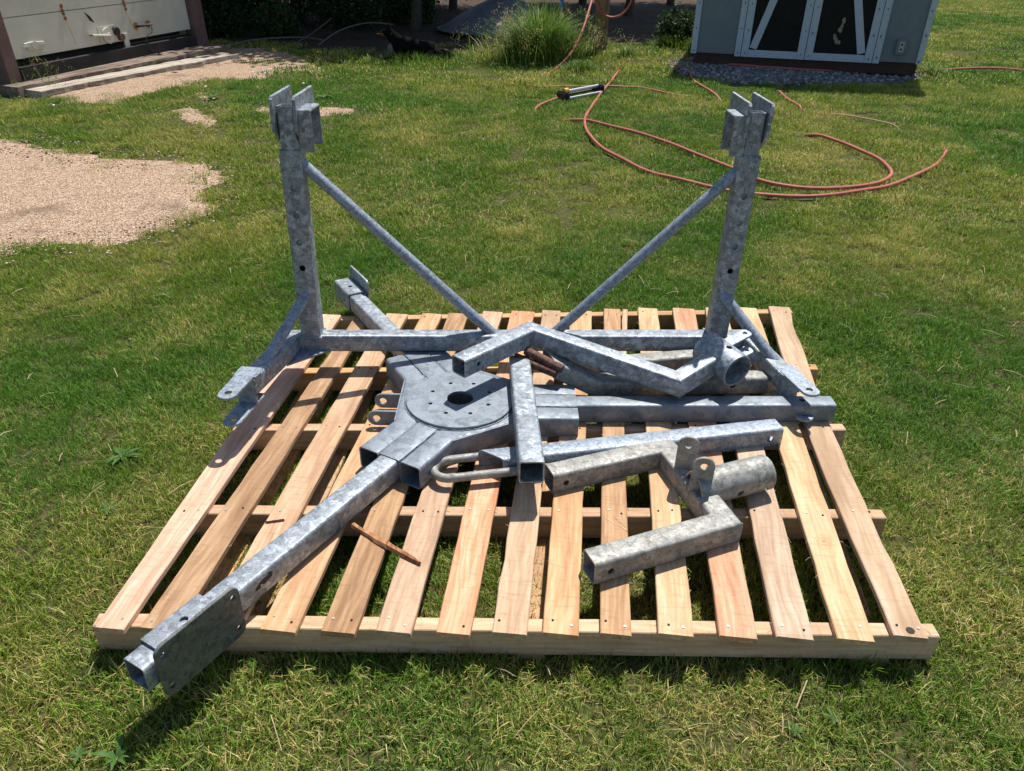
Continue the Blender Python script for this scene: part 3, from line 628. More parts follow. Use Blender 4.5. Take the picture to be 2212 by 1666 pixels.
# corner gussets under the mitres
for Bc, Ec, sg in ((B0, E0, 1), (B1, E1, -1)):
    de = (Ec-Bc).normalized(); ip = Bc+bu*sg*.02
    g_ = bmesh.new(); zz = Bc.z-.030
    q = [ip+bu*sg*.13, ip+de*.17, ip+de*.02]
    a_ = [g_.verts.new((p.x+0, p.y-.03*(i == 0), zz)) for i, p in enumerate(q)]; b_ = [g_.verts.new((p.x, p.y-.03*(i == 0), zz+.007)) for i, p in enumerate(q)]
    g_.faces.new(a_); g_.faces.new(b_); bridge(g_, a_, b_); bmesh.ops.recalc_face_normals(g_, faces=g_.faces)
    obj('gusset', g_, M_GALV_FINE, fr, smooth=0)
for Pb in (P0b, P1b):
    obj('weld', bead([Pb+V((sx*.041, sy*.041, -.0)) for sx, sy in ((-1, -1), (1, -1), (1, 1), (-1, 1), (-1, -1))], .005), M_GALV, fr)

# ------------------------------------------------------------------ bent arm with a short round sleeve (upper)
z1 = [V((-0.1912, 2.3456, 0.362)), V((0.0682, 2.6153, 0.365)), V((0.6082, 2.3872, 0.282)), V((0.759, 2.481, 0.335))]
arm = empty('bent_arm', z1[1]-V((0, 0, .04)), 'zigzag galvanised arm with round sleeve and two ears, lying on top of the other parts', 'steel arm')
tb = obj('bent_tube', sq_tube(z1, .072, .072, .006, r=.010), M_GALV, arm)
da, sa, ua = frame(z1[1]-z1[0]); drill(tb, [(z1[0]+da*.065, sa, .0095, .2)])
for i in (1, 2): ring_bead(z1[i], z1[i]-z1[i-1], z1[i+1]-z1[i], .072, arm, M_GALV)
ring_bead(z1[2].lerp(z1[3], .93), z1[3]-z1[2], z1[3]-z1[2], .074, arm, M_GALV, .005)
pA, pB = V((0.8275, 2.4159, 0.325)), V((0.7413, 2.5668, 0.345)); pd = (pA-pB).normalized(); pB = pA-pd*.175
sl_ = obj('round_sleeve', rod([pB, pA], .065, 36, hollow=.058), M_GALV, arm, smooth=30)
_, ps, pu = frame(pd); drill(sl_, [(pB.lerp(pA, .62)+pu*.062, pu, .012, .06)])
for k, (off, hz) in enumerate(((.35, .018), (.74, -.020))):
    st = pB.lerp(pA, .42+.28*k)+V((.02-.02*k, .03, .035-.045*k)); dirn = V((.80, .52, .16)).normalized()
    e = obj('ear', plate([(0, -.024), (0, .024)]+[(.118+.016*math.sin(math.radians(t)), .024*math.cos(math.radians(t))) for t in range(0, 181, 15)], st, dirn, pd.cross(dirn).cross(dirn).normalized(), .009), M_GALV_FINE, arm, smooth=30)
    n_ = dirn.cross(pd.cross(dirn).cross(dirn)).normalized(); drill(e, [(st+dirn*.112, n_, .009, .06)])

# ------------------------------------------------------------------ bent arm (lower right)
zz_ = .171
z2 = [V((0.1253, 1.9478, 0.171)), V((0.5252, 2.1006, 0.176)), V((0.6375, 1.7195, 0.176)), V((0.2226, 1.55, 0.171))]
arm2 = empty('bent_arm', z2[1]-V((0, 0, .04)), 'dull galvanised bent arm with two upright ears, nearest the front of the pallet', 'steel arm')
tb2 = obj('bent_tube', sq_tube(z2, .076, .078, .006, r=.012), M_GALV_DULL, arm2)
da, sa, ua = frame(z2[1]-z2[0]); db, sb_, ub_ = frame(z2[2]-z2[3])
drill(tb2, [(z2[0]+da*.045, sa, .0105, .3), (z2[3]+db*.05, sb_, .0105, .3)])
for i in (1, 2): ring_bead(z2[i], z2[i]-z2[i-1], z2[i+1]-z2[i], .077, arm2, M_GALV_DULL)
qA, qB = V((0.8213, 1.9604, 0.205)), V((0.5698, 1.8618, 0.205)); qd = (qA-qB).normalized()
sl2 = obj('round_sleeve', rod([qB, qA], .0575, 36, hollow=.050, n0=(z2[2]-z2[1]).cross(V((0, 0, 1)))), M_GALV_DULL, arm2, smooth=30)
_, qs, qu = frame(qd); drill(sl2, [(qB.lerp(qA, .52)+qs*.055-qu*.012, qs-qu*.2, .0125, .06), (qA-qd*.028+qs*.04-qu*.02, qs-qu*.3, .009, .3)])
dm = (z2[2]-z2[1]).normalized()
for st, hgt in ((V((0.562, 1.9643, 0.19)), .150), (V((0.5867, 1.8536, 0.19)), .150)):
    ax_ = V((.985, -.17, 0)).normalized()
    e = obj('ear', plate(lug_shape(.066, hgt), st, ax_, (0, -.05, 1), .010), M_GALV_DULL, arm2, smooth=30)
    drill(e, [(st+V((0, 0, hgt-.033)), (0, 1, 0), .0115, .06)])

# ------------------------------------------------------------------ drawbar with U shaped loop
d0_, d1_ = V((-0.0632, 2.0284, 0.169)), V((0.9446, 2.2301, 0.182))
bar = empty('drawbar', (d0_+d1_)/2-V((0, 0, .04)), 'long straight galvanised drawbar with a bent rod loop at its left end', 'steel bar')
dd, ds, du = frame(d1_-d0_)
bt = obj('bar_tube', sq_tube([d0_, d1_], .076, .078, .006, r=.012, n0=dd-ds*1.0), M_GALV_FINE, bar)
drill(bt, [(d1_-dd*.045, ds, .0125, .3)])
lp = [d0_+dd*.20-ds*.052, d0_-dd*.02-ds*.052, d0_-dd*.13-ds*.052]
for t in range(0, 181, 15): lp.append(d0_-dd*(.142+.052*math.sin(math.radians(t)))-ds*.050*math.cos(math.radians(t)))
lp += [d0_-dd*.08+ds*.05, d0_+dd*.24+ds*.052]
obj('loop_rod', rod([p+V((0, 0, .006))+ds*.012 for p in lp], .0145, 14), M_GALV_DULL, bar)

# ------------------------------------------------------------------ short square tube laid over hub and drawbar
t0, t1 = V((0.0653, 1.8525, 0.306)), V((0.0263, 2.5448, 0.306)); t0.z = t1.z = .306-.039
tube = obj('square_tube', sq_tube([t0, t1], .079, .079, .0045, r=.009), M_GALV, None)
tag(tube, 'bright spangled square tube lying end on to the viewer across the hub and the drawbar', 'steel tube')

# ------------------------------------------------------------------ coupler with rusty prongs
c0_, c1_, c2_ = V((0.1402, 2.5245, 0.285)), V((0.3261, 2.4858, 0.215)), V((0.9849, 2.5519, 0.205))
cp = empty('coupler', c1_-V((0, 0, .04)), 'galvanised coupler with two rusty prongs, half hidden beneath the upper bent arm', 'coupler')
ct = obj('coupler_tube', sq_tube([c0_, c1_, c2_], .076, .074, .006, r=.014, n0=(1, .55, 0)), M_GALV_DULL, cp)
dcp, scp, ucp = frame(c2_-c1_)
drill(ct, [(c1_+dcp*x+scp*.038+ucp*.010, scp, .0125, .05) for x in (.26, .52, .685)]+[(c0_+V((.045, -.02, 0)), frame(c1_-c0_)[1], .008, .3)])
for o_, (sp, ep) in zip((0, 1), (((0.0508, 2.5515, 0.325), (0.1491, 2.4935, 0.3)), ((0.0087, 2.5441, 0.3), (0.1217, 2.4889, 0.28)))):
    sp, ep = V(sp), V(ep); pr = obj('rusty_prong', sq_tube([sp, ep+(ep-sp)*.4], .034, .030, .013, r=.012), M_RUST, cp)
b0_, b1_ = V((0.3593, 2.6414, 0.205)), V((0.7677, 2.7278, 0.205))
obj('rear_tube', sq_tube([b0_, b1_], .074, .074, .006, r=.014), M_GALV_DULL, cp)
obj('side_plate', plate([(-.06, -.037), (.06, -.037), (.06, .037), (-.06, .037)], V((0.1987, 2.5982, 0.215)), (.75, -.66, 0), (0, 0, 1), .010), M_GALV_DULL, cp)

# ------------------------------------------------------------------ loose splinters on the slats
def splinter(a, b, w_, mat, label, lift=.006):
    a, b = V(a), V(b); d, s, u = frame(b-a); bm = bmesh.new(); R_ = []
    n = 9
    for i in range(n):
        t = i/(n-1); hw = w_*(.55+.45*math.sin(math.pi*(t*.8+.2)))*(1 if t < .9 else .45)*random.uniform(.8, 1.15)/2; p = a.lerp(b, t)+V((0, 0, lift+random.uniform(0, .002)))+s*random.uniform(-.002, .002)
        R_.append([bm.verts.new(p+s*x*hw+V((0, 0, z))) for x, z in ((-1, -.004), (-.8, .004), (.5, .006), (1, -.003))])
    for r0, r1 in zip(R_, R_[1:]): bridge(bm, r0, r1)
    bm.faces.new(R_[0]); bm.faces.new(R_[-1][::-1]); bmesh.ops.recalc_face_normals(bm, faces=bm.faces)
    return tag(obj('wood_splinter', bm, mat, smooth=0), label, 'wood splinter')
splinter((-0.4748, 1.7446, 0.132), (-0.2516, 1.5843, 0.132), .024, W_RED, 'reddish brown torn sliver of wood bridging two slats in front of the leg')
splinter((0.2901, 1.8043, 0.13), (0.3593, 1.7379, 0.13), .009, W_PALE, 'thin pale splinter lying on a slat right of the middle', .003)
splinter((0.3177, 1.8072, 0.13), (0.3546, 1.7566, 0.13), .005, W_PALE, 'shortest pale splinter beside the thin one on the middle slats', .003)
splinter((-0.7418, 1.7546, 0.13), (-0.6873, 1.7667, 0.13), .005, W_RED, 'fine brown splinter on the third slat from the left', .003)

# ------------------------------------------------------------------ cargo box with roll up door (left background)
CO, CU, CV, CN = V((-5.1474, 8.249, 0.5995)), V((0.3185, 0.9473, 0.034)), V((-0.0108, -0.0322, 0.9994)), V((0.9479, -0.3187, -0.0))
box_ = empty('cargo_box', CO-V((0, 0, .3)), 'tilted cream cargo box with rust stained roll up door and brown posts', 'cargo box')
def cpt(a, b, n=0): return CO+CU*a+CV*b+CN*n
def cbox(name, a0, a1, b0, b1, n0, n1, mat, parent=box_, bev=.004):
    c = cpt((a0+a1)/2, (b0+b1)/2, (n0+n1)/2); bm = box(c, a1-a0, b1-b0, n1-n0, rot=axes(CU, CV, CN), bev=bev); return obj(name, bm, mat, parent, smooth=0)
DW = (2.6883, -0.0)[0]
sm = (-0.0173, 0.3625); sm2 = (1.9721, 0.3963); PH = (sm[1]+sm2[1])/2
for k in range(4):
    cbox('door_panel', .0, DW, .0+k*(PH+.006), PH*(k+1)+k*.006, -.03, 0, M_DOOR, bev=.003)
pr_ = (2.9392, -0.1688); pi_ = (2.7058, -0.0019); pw = max(.09, pr_[0]-pi_[0])
cbox('corner_post', DW+.012, DW+.012+pw, -.30, 2.6, -.10, .045, M_BROWN)
cbox('corner_post', -.16, -.012, -.30, 2.6, -.10, .045, M_BROWN)
cbox('sill', -.012, DW+.012, -.27, -.07, -.12, .06, M_SILL)
cbox('door_gap', -.012, DW+.012, -.07, -.004, -.5, -.20, M_SILL)
cbox('header', -.16, DW+pw, 2.6, 2.8, -.10, .045, M_BROWN)
cbox('side_wall', -.15, -.10, -.25, 2.75, -4.2, -.11, M_BROWN); cbox('side_wall', DW+.05, DW+.10, -.25, 2.75, -4.2, -.11, M_DOOR)
cbox('roof', -.15, DW+.10, 2.80, 2.85, -4.2, .02, M_DOOR); cbox('floor', -.1, DW+.05, -.30, -.275, -4.2, -.13, M_SILL)
# rivets with rust, latch, handle, badge, wire
def rivet(px_, r, rust=True):
    a, b_ = px_
    obj('rivet', rod([cpt(a, b_, .0), cpt(a, b_, .008)], r*.5, 8, up=CV), M_BROWN if rust else M_DOOR, box_)
    if rust: obj('rust_ring', rod([cpt(a, b_, .0), cpt(a, b_, .0025)], r, 12, up=CV), M_RUSTSPOT, box_)
for q in ((0.7594, 0.4322), (0.7575, 0.3887), (0.7605, 0.3573), (0.7684, 0.3124), (1.6456, 0.4018), (1.6567, 0.3254), (1.6504, 0.3658)): rivet(q, .022)
for q in ((0.404, 0.028), (0.8181, 0.024), (2.2162, 0.0383), (2.6489, 0.0362)): rivet(q, .012, False)
def streak(q0, q1, w_=.02):
    (a0, b0), (a1, b1) = q0, q1; bm = bmesh.new(); r0 = []; n = 10
    for i in range(n+1):
        t = i/n; a = a0+(a1-a0)*t; b_ = b0+(b1-b0)*t; hw = w_*(1-.6*t)*random.uniform(.6, 1.2)/2; r0.append([bm.verts.new(cpt(a-hw, b_, .0022)), bm.verts.new(cpt(a+hw, b_, .0022))])
    for x, y in zip(r0, r0[1:]): bm.faces.new((x[0], x[1], y[1], y[0]))
    obj('rust_streak', bm, M_STREAK, box_, smooth=0)
streak((0.7692, 0.3012), (0.818, 0.0375), .022); streak((1.657, 0.3014), (1.6833, 0.1472), .02)
streak((1.7506, 0.1197), (1.7777, 0.0024), .045); streak((1.9559, 0.1086), (1.9768, 0.0112), .02)
# latch
la = (1.2754, 0.0847); lb = (1.0165, 0.1161); lc = (1.3887, 0.1179); ld = (1.4579, 0.0497); le = (1.5401, -0.0213)
lt = obj('latch', rod([cpt(*la, .0), cpt(*la, .035)], .085, 18, up=CV), M_DOOR, box_)
obj('latch_arm', sq_tube([cpt(*la, .04), cpt(*lb, .04)], .02, .055, .006, up=CN, r=.006), M_DOOR, lt)
obj('latch_bolt', rod([cpt(*la, .03), cpt(*la, .06)], .03, 10, up=CV), M_DOOR, lt)
cbox('latch_bracket', la[0]-.12, la[0]+.14, la[1]-.07, la[1]+.10, .0, .012, M_DOOR, lt)
obj('latch_knob', rod([cpt(*lc, .0), cpt(*lc, .06)], .045, 10, up=CV), M_SILL, lt); obj('latch_knob', rod([cpt(*ld, .0), cpt(*ld, .05)], .04, 10, up=CV), M_BROWN, lt)
cbox('keeper', le[0]-.04, le[0]+.04, le[1]-.08, le[1]+.10, .0, .018, M_DOOR, box_)
h0 = (1.7496, 0.1342); h1 = (1.952, 0.1341)
obj('pull_handle', rod([cpt(*h0, .0), cpt(*h0, .05), cpt(*h1, .05), cpt(*h1, .0)], .014, 8, up=CN+CV*.3), M_SILL, box_)
for h in (h0, h1): obj('rust_ring', rod([cpt(*h, .0), cpt(*h, .003)], .045, 12, up=CV), M_RUSTSPOT, box_)
wp = [(1.9372, 0.1105), (1.9003, 0.0515), (1.7788, 0.0232), (1.7465, -0.0674), (1.8247, -0.1623)]
obj('hanging_wire', rod(smooth_path([cpt(a, b_, .06+.02*i) for i, (a, b_) in enumerate(wp)]+[cpt(wp[-1][0]+.25, wp[-1][1]-.08, .3), cpt(wp[-1][0]+.6, wp[-1][1]-.03, .45)]), .006, 6), M_SILL, box_)
bq = [(0.1604, 0.1335), (0.2523, 0.1438), (0.4081, 0.1306), (0.3844, 0.0582), (0.1958, 0.0607)]
bmn = bmesh.new(); r0 = [bmn.verts.new(cpt(a, b_, .001)) for a, b_ in bq]; r1 = [bmn.verts.new(cpt(a, b_, .014)) for a, b_ in bq]; bmn.faces.new(r1); bmn.faces.new(r0[::-1]); bridge(bmn, r0, r1)
bmesh.ops.recalc_face_normals(bmn, faces=bmn.faces); bmesh.ops.bevel(bmn, geom=bmn.edges[:], offset=.004, segments=1, affect='EDGES')
bd = obj('badge', bmn, M_DOOR, box_, smooth=0)
bc = (sum(q[0] for q in bq)/5, sum(q[1] for q in bq)/5)
obj('badge_boss', rod([cpt(*bc, .012), cpt(*bc, .022)], .04, 14, up=CV), M_DOOR, bd)
for sg in (-1, 1): cbox('badge_bar', bc[0]+sg*.10-.05, bc[0]+sg*.10+.05, bc[1]-.012, bc[1]+.012, .012, .02, M_DOOR, bd)
dq = (1.035, 0.3284); obj('door_tear', plate([(0, 0), (.05, -.09), (.11, -.12), (.07, -.05)], cpt(dq[0], dq[1]+.02, .004), CU, CV, .006), M_SILL, box_)
# sleepers
def timber(name, a, b, wd, th, mat, label):
    a, b = V(a), V(b); o = board(name, a, b, wd, th, mat, None, jag=.022, segs=44); tag(o, label, 'timber', 'timbers in front of the cargo box'); return o
ta, tb_ = V((-5.1618, 7.9958, 0.3887)), V((-3.957, 10.8165, 0.5115)); timber('sleeper', ta, tb_, .36, .2, W_OLD, 'dark cracked timber sleeper lying against the sill of the cargo box')
ta, tb_ = V((-4.8951, 7.9615, 0.3572)), V((-3.7011, 10.4315, 0.4496)); timber('sleeper', ta, tb_, .30, .11, W_WHITE, 'sun bleached whitish timber lying nearest the gravel')

# ------------------------------------------------------------------ shed
SO, SU, SN = V((2.1415, 10.0659, 0.5977)), V((0.9583, -0.2858, 0.0)), V((-0.2858, -0.9583, 0.0)); SZ = V((0, 0, 1))
SW = (2.5786, -0.0258)[0]; SD = 2.6; SH = 1.9
shed = empty('garden_shed', SO+SU*SW/2-V((0, 0, .15)), 'grey garden shed with black double doors in pale blue trim', 'shed')
def spt(a, h, n=0): return SO+SU*a+SZ*h+SN*n
def sbox(name, a0, a1, h0, h1, n0, n1, mat, parent=shed, bev=.003):
    return obj(name, box(spt((a0+a1)/2, (h0+h1)/2, (n0+n1)/2), a1-a0, h1-h0, n1-n0, rot=axes(SU, SZ, SN), bev=bev), mat, parent, smooth=0)
sbox('floor_skid', .03, SW-.02, -.13, .0-.003, -SD+.05, -.03, M_SKID)
sbox('side_wall', 0, .04, 0, SH, -SD, -.001, M_SHED); sbox('side_wall', SW-.04, SW, 0, SH, -SD, -.001, M_SHED); sbox('rear_wall', .04, SW-.04, 0, SH, -SD, -SD+.04, M_SHED)
X = [(0.5078, -0.0115), (0.5827, -0.0133), (0.6511, -0.0128), (1.2495, -0.0188), (1.3133, -0.021), (1.3796, -0.023), (1.99, -0.0296), (2.0611, -0.0287), (2.1398, -0.0273)]
xs = [q[0] for q in X]
sbox('wall_panel', .04, xs[0], .0, SH, -.04, -.001, M_SHED); sbox('wall_panel', xs[8], SW-.04, .0, SH, -.04, -.001, M_SHED); sbox('wall_panel', xs[0], xs[8], 1.80, SH, -.04, -.001, M_SHED)
sbox('corner_trim', -.015, .055, -.01, SH, 0, .020, M_TRIM); sbox('corner_trim', SW-.05, SW+.015, -.01, SH, 0, .020, M_TRIM)
sbox('door_trim', xs[0], xs[1]-.004, -.02, 1.80, 0, .020, M_TRIM); sbox('door_trim', xs[7]+.004, xs[8], -.02, 1.80, 0, .020, M_TRIM); sbox('door_trim', xs[0], xs[8], 1.802, 1.88, 0, .020, M_TRIM)
def sdoor(a0, a1, st, flip):
    dr = sbox('door', a0, a1, -.02, 1.79, -.03, .0, M_BLACKP)
    sbox('stile', a0, a0+st, -.02, 1.79, .001, .022, M_TRIM, dr); sbox('stile', a1-st, a1, -.02, 1.79, .001, .022, M_TRIM, dr)
    sbox('rail', a0+st+.001, a1-st-.001, -.02, .06, .001, .020, M_TRIM, dr); sbox('rail', a0+st+.001, a1-st-.001, 1.71, 1.79, .001, .020, M_TRIM, dr)
    x0, x1 = (a0+st+.045, a1-st-.06) if not flip else (a1-st-.045, a0+st+.06)
    p, q = spt(x0, .075, .010), spt(x1, 1.695, .010); d = (q-p).normalized()
    obj('diagonal_brace', box((p+q)/2, .085, .016, (q-p).length, rot=axes(SN.cross(d), SN, d), bev=.002), M_TRIM, dr, smooth=0)
    return dr
sdoor(xs[1]+.002, xs[4]-.003, .085, False); d2 = sdoor(xs[4]+.003, xs[7]-.002, .085, True)
tn = bmesh.new()
for a_ in (.02, xs[0]+.04, xs[1]+.045, xs[4]-.04, xs[4]+.045, xs[7]-.045, xs[8]-.04, SW-.018):
    for h_ in (.03, .28, .55, .82, 1.1): rod([spt(a_+random.uniform(-.01, .01), h_+random.uniform(-.03, .03), .0195), spt(a_, h_, .0235)], .0055, 6, bm=tn)
tag(obj('trim_nails', tn, M_SKID, shed, smooth=0), kind='stuff')
# flaked paint on the right door
for q, sz in (((1.67, 0.4118), .05), ((1.663, 0.361), .04), ((1.6504, 0.3225), .06), ((1.6052, 0.2387), .05), ((1.63, 0.1985), .06), ((1.663, 0.1818), .04)):
    out_ = [(sz*random.uniform(.2, .55)*math.cos(a), sz*random.uniform(.3, .9)*math.sin(a)) for a in [k*math.pi/5 for k in range(10)]]
    obj('flaked_patch', plate(out_, spt(q[0], q[1], .002), SU, SZ, .003, bev=0), M_CHIP, d2, smooth=0)
ob = (2.3327, 0.1678)
oc = sbox('outlet_cover', ob[0]-.055, ob[0]+.055, ob[1]-.085, ob[1]+.085, .0, .055, M_CLEAR, bev=.012)
sbox('outlet', ob[0]-.028, ob[0]+.028, ob[1]-.055, ob[1]+.055, .056, .061, M_OUTLET, oc)
for dz in (-.025, .025): sbox('socket', ob[0]-.012, ob[0]+.012, ob[1]+dz-.01, ob[1]+dz+.01, .062, .064, M_BLACKPL, oc)
# roof
rf = bmesh.new(); prof = [(-.06, SH-.02), (SW/2, SH+.55), (SW+.06, SH-.02), (SW+.06, SH+.06), (SW/2, SH+.63), (-.06, SH+.06)]
r0 = [rf.verts.new(spt(a, h, .05)) for a, h in prof]; r1 = [rf.verts.new(spt(a, h, -SD-.15)) for a, h in prof]; rf.faces.new(r0); rf.faces.new(r1[::-1]); bridge(rf, r0, r1); bmesh.ops.recalc_face_normals(rf, faces=rf.faces)
obj('roof', rf, M_ROOF, shed, smooth=0)
for n_ in (-.02, -SD+.02):
    gb = bmesh.new(); gb.faces.new([gb.verts.new(spt(a, h, n_)) for a, h in ((0, SH), (SW, SH), (SW/2, SH+.54))]); obj('gable', gb, M_SHED, shed, smooth=0)

# ------------------------------------------------------------------ crushed stones, real pieces joined
def stones():
    bm = bmesh.new(); poly = POLY['stones']; xs_ = [p[0] for p in poly]; ys_ = [p[1] for p in poly]; n = 0
    while n < 1500:
        x, y = random.uniform(min(xs_), max(xs_)), random.uniform(min(ys_), max(ys_))
        if edge_dist(x, y, poly) < random.uniform(-.02, .06): continue
        s = random.uniform(.010, .024); M = Matrix.Translation((x, y, gz(x, y)+.022)) @ V([random.gauss(0, 1) for _ in range(3)]).to_track_quat('Z', 'Y').to_matrix().to_4x4() @ Matrix.Diagonal((s*1.2, s, s*.7, 1))
        bmesh.ops.create_icosphere(bm, subdivisions=1, radius=1, matrix=M); n += 1
    m, nt, b = new_mat('stone_chips', .9); ge = nd(nt, 'NewGeometry'); nt.links.new(ramp(nt, ge.outputs['Random Per Island'], [(0, (.09, .09, .095)), (.6, (.2, .2, .205)), (1, (.38, .38, .37))]), b.inputs['Base Color'])
    o = obj('crushed_stones', bm, m, base=(sum(xs_)/len(xs_), sum(ys_)/len(ys_), .46), smooth=0); tag(o, 'loose grey crushed stones scattered in front of the shed', 'gravel', kind='stuff')
stones()
def pebbles():
    bm = bmesh.new()
    for key, n in (('gravel_near', 1300), ('gravel_far', 500), ('gravel_spot', 120), ('gravel_spot_b', 120)):
        poly = POLY[key]; xs_ = [p[0] for p in poly]; ys_ = [p[1] for p in poly]; c_ = 0; tries = 0
        while c_ < n and tries < 60000:
            tries += 1; x, y = random.uniform(max(-5.5, min(xs_)-.2), max(xs_)+.2), random.uniform(min(ys_)-.2, max(ys_)+.2); d = edge_dist(x, y, poly)
            if d < -.16 or d > .35: continue
            s_ = random.uniform(.004, .009); bmesh.ops.create_icosphere(bm, subdivisions=1, radius=1, matrix=Matrix.Translation((x, y, gz(x, y)+.022)) @ Matrix.Diagonal((s_*1.2, s_, s_*.7, 1))); c_ += 1
    m, nt, b = new_mat('pebble_chips', .9); ge = nd(nt, 'NewGeometry'); nt.links.new(ramp(nt, ge.outputs['Random Per Island'], [(0, (.26, .17, .12)), (.6, (.5, .36, .26)), (1, (.74, .6, .48))]), b.inputs['Base Color'])
    tag(obj('loose_pebbles', bm, m, base=(-3, 6, .2), smooth=0), 'loose tan pebbles strewn along the edges of the gravel patches', 'gravel', kind='stuff')
pebbles()

# ------------------------------------------------------------------ garden hoses
def hose(pts, label, r=.0115, mat=M_HOSE, lift=.034, base=None, cat='hose', group='red hoses lying on the lawn'):
    P_ = smooth_path([V(p) for p in pts], 7)
    nn = len(P_); P_ = [p+V((0, 0, lift-.008+.007*noise.noise(p*3)-.035*max(0, 1-min(i, nn-1-i)/(nn*.05+2)))) for i, p in enumerate(P_)]
    o = obj('garden_hose', rod(P_, r, 10), mat); tag(o, label, cat, group); return o
hose([(1.2536, 9.8373, 0.4365), (1.1275, 9.2376, 0.4109), (1.0361, 8.8618, 0.3936), (0.8793, 8.2634, 0.3643), (0.7034, 7.5485, 0.327), (0.6184, 7.1062, 0.3034), (0.6099, 6.7069, 0.2832), (0.6635, 6.304, 0.264), (0.7778, 5.9526, 0.2487), (0.9752, 5.5658, 0.2332), (1.2036, 5.3275, 0.2268), (1.426, 5.1501, 0.2214), (1.6603, 5.0699, 0.2165), (1.9053, 5.0463, 0.2151), (2.1354, 5.0763, 0.2169), (2.3966, 5.1824, 0.2233), (2.6418, 5.3107, 0.231), (2.9494, 5.5621, 0.2457), (3.2101, 5.8315, 0.2611), (3.4043, 6.1075, 0.2764), (3.4819, 6.2401, 0.2835), (3.5538, 6.4322, 0.2937)], 'longest red hose making the wide outer loop across the lawn', .0132)
hose([(0.4195, 7.1704, 0.2999), (0.6244, 7.0722, 0.3019), (0.8673, 6.7985, 0.2964), (1.1718, 6.4122, 0.2865), (1.396, 5.9853, 0.2696), (1.6016, 5.6262, 0.2494), (1.7322, 5.3407, 0.2328), (1.8975, 5.2321, 0.2263), (2.1448, 5.1975, 0.2242), (2.3892, 5.2486, 0.2273), (2.5991, 5.3678, 0.2344), (2.7338, 5.5185, 0.2432), (2.7922, 5.6943, 0.2533), (2.7953, 5.9482, 0.2676), (2.7061, 6.2969, 0.2866), (2.5785, 6.5952, 0.3022), (2.4832, 6.6923, 0.3072)], 'red hose bent back in the tighter inner loop behind the right post', .0132, lift=.040)
hose([(0.0788, 8.8672, 0.3623), (0.1235, 8.7094, 0.3576), (0.2383, 8.6495, 0.359), (0.5129, 8.6263, 0.3671), (0.9116, 8.6173, 0.3799), (1.296, 8.5113, 0.3882), (1.5062, 8.2829, 0.3809), (1.7172, 8.1211, 0.374), (1.9286, 8.2279, 0.3786)], 'thin looking red hose half sunk in grass behind the sprinkler', .011, M_HOSE, .026)
hose([(0.1707, 7.5483, 0.3095), (0.2183, 7.6995, 0.318), (0.3386, 7.9134, 0.3314), (0.4515, 8.0532, 0.3412)], 'short end of red hose feeding the sprinkler', .0115)
hose([(1.7519, 10.0003, 0.4455), (1.9319, 9.886, 0.4416), (2.0081, 9.4546, 0.4265), (1.957, 8.9412, 0.4074), (2.012, 8.3959, 0.3856), (2.0586, 7.9978, 0.3687)], 'red hose with an S bend left of the crushed stone strip', .012)
hose([(2.7633, 8.5324, 0.3912), (2.7341, 8.1179, 0.3739), (2.7385, 7.8243, 0.3611), (2.7606, 7.648, 0.3532)], 'short red hose stretch surfacing just below the stone strip', .012)
hose([(2.9222, 7.4899, 0.346), (3.0938, 7.3571, 0.3398), (3.3129, 7.1473, 0.3298), (3.4366, 6.991, 0.3222)], 'pale dried hose or stalk nearly buried in the right lawn', .006, M_HOSE_OLD, .028)
hose([(2.1065, 10.5375, 0.4629), (2.329, 10.1646, 0.451), (2.728, 9.9032, 0.4422), (3.2427, 9.7314, 0.4363), (3.7639, 9.6287, 0.4327), (4.1861, 9.5793, 0.431), (4.6317, 9.593, 0.4315), (5.0688, 9.821, 0.4394), (5.7934, 10.0226, 0.4463), (6.382, 10.0501, 0.4472)], 'red hose running along the foot of the shed and off to the right', .014, lift=.045)
# post with coiled hose
pw0 = V((1.0873, 11.0785, 0.4703))
pst = empty('hose_post', pw0, 'weathered square wooden post standing in tall grass', 'post')
PDX = .075
obj('post_shaft', box(pw0+V((0, 0, .62)), .135, .12, 1.6, bev=.006), W_POST, pst, smooth=0)
obj('post_strip', box(pw0+V((.09, -.01, .55)), .035, .06, 1.5, bev=.004), W_POST, pst, smooth=0)
pe = [V((0.9704, 10.85, 1.2179)), V((0.8179, 10.3, 0.8304)), V((0.6859, 10.0, 0.5959)), V((0.4849, 9.75, 0.4139)), V((0.2872, 9.2018, 0.3819))]
hose(pe, 'red hose hanging from the post down through the tall grass', .014, group='red hoses on the post')
cl = V((1.2238, 10.95, 1.1541))
hose([cl+V((.24*math.cos(math.radians(t)), -.03+.02*math.sin(math.radians(2*t)), .27*math.sin(math.radians(t)))) for t in range(60, 420, 24)], 'coil of red hose hung on the right side of the wooden post', .014, group='red hoses on the post')
bk = V((0.5739, 11.2, 1.0662)); o = obj('tap_handle', box(bk+V((0, 0, .0)), .05, .04, .16, bev=.012), M_BLUE, None, smooth=0); tag(o, 'blue plastic handle poking above the tall grass left of the post', 'tap handle')
tp = V((0.8539, 12.8356, 0.5085)); o = obj('standpipe', rod([V((bk.x, bk.y, gz(bk.x, bk.y)-.02)), bk-V((0, 0, .07))], .014, 10), M_SCREW, None); tag(o, 'thin grey water pipe rising through the tall grass under the blue handle', 'pipe')

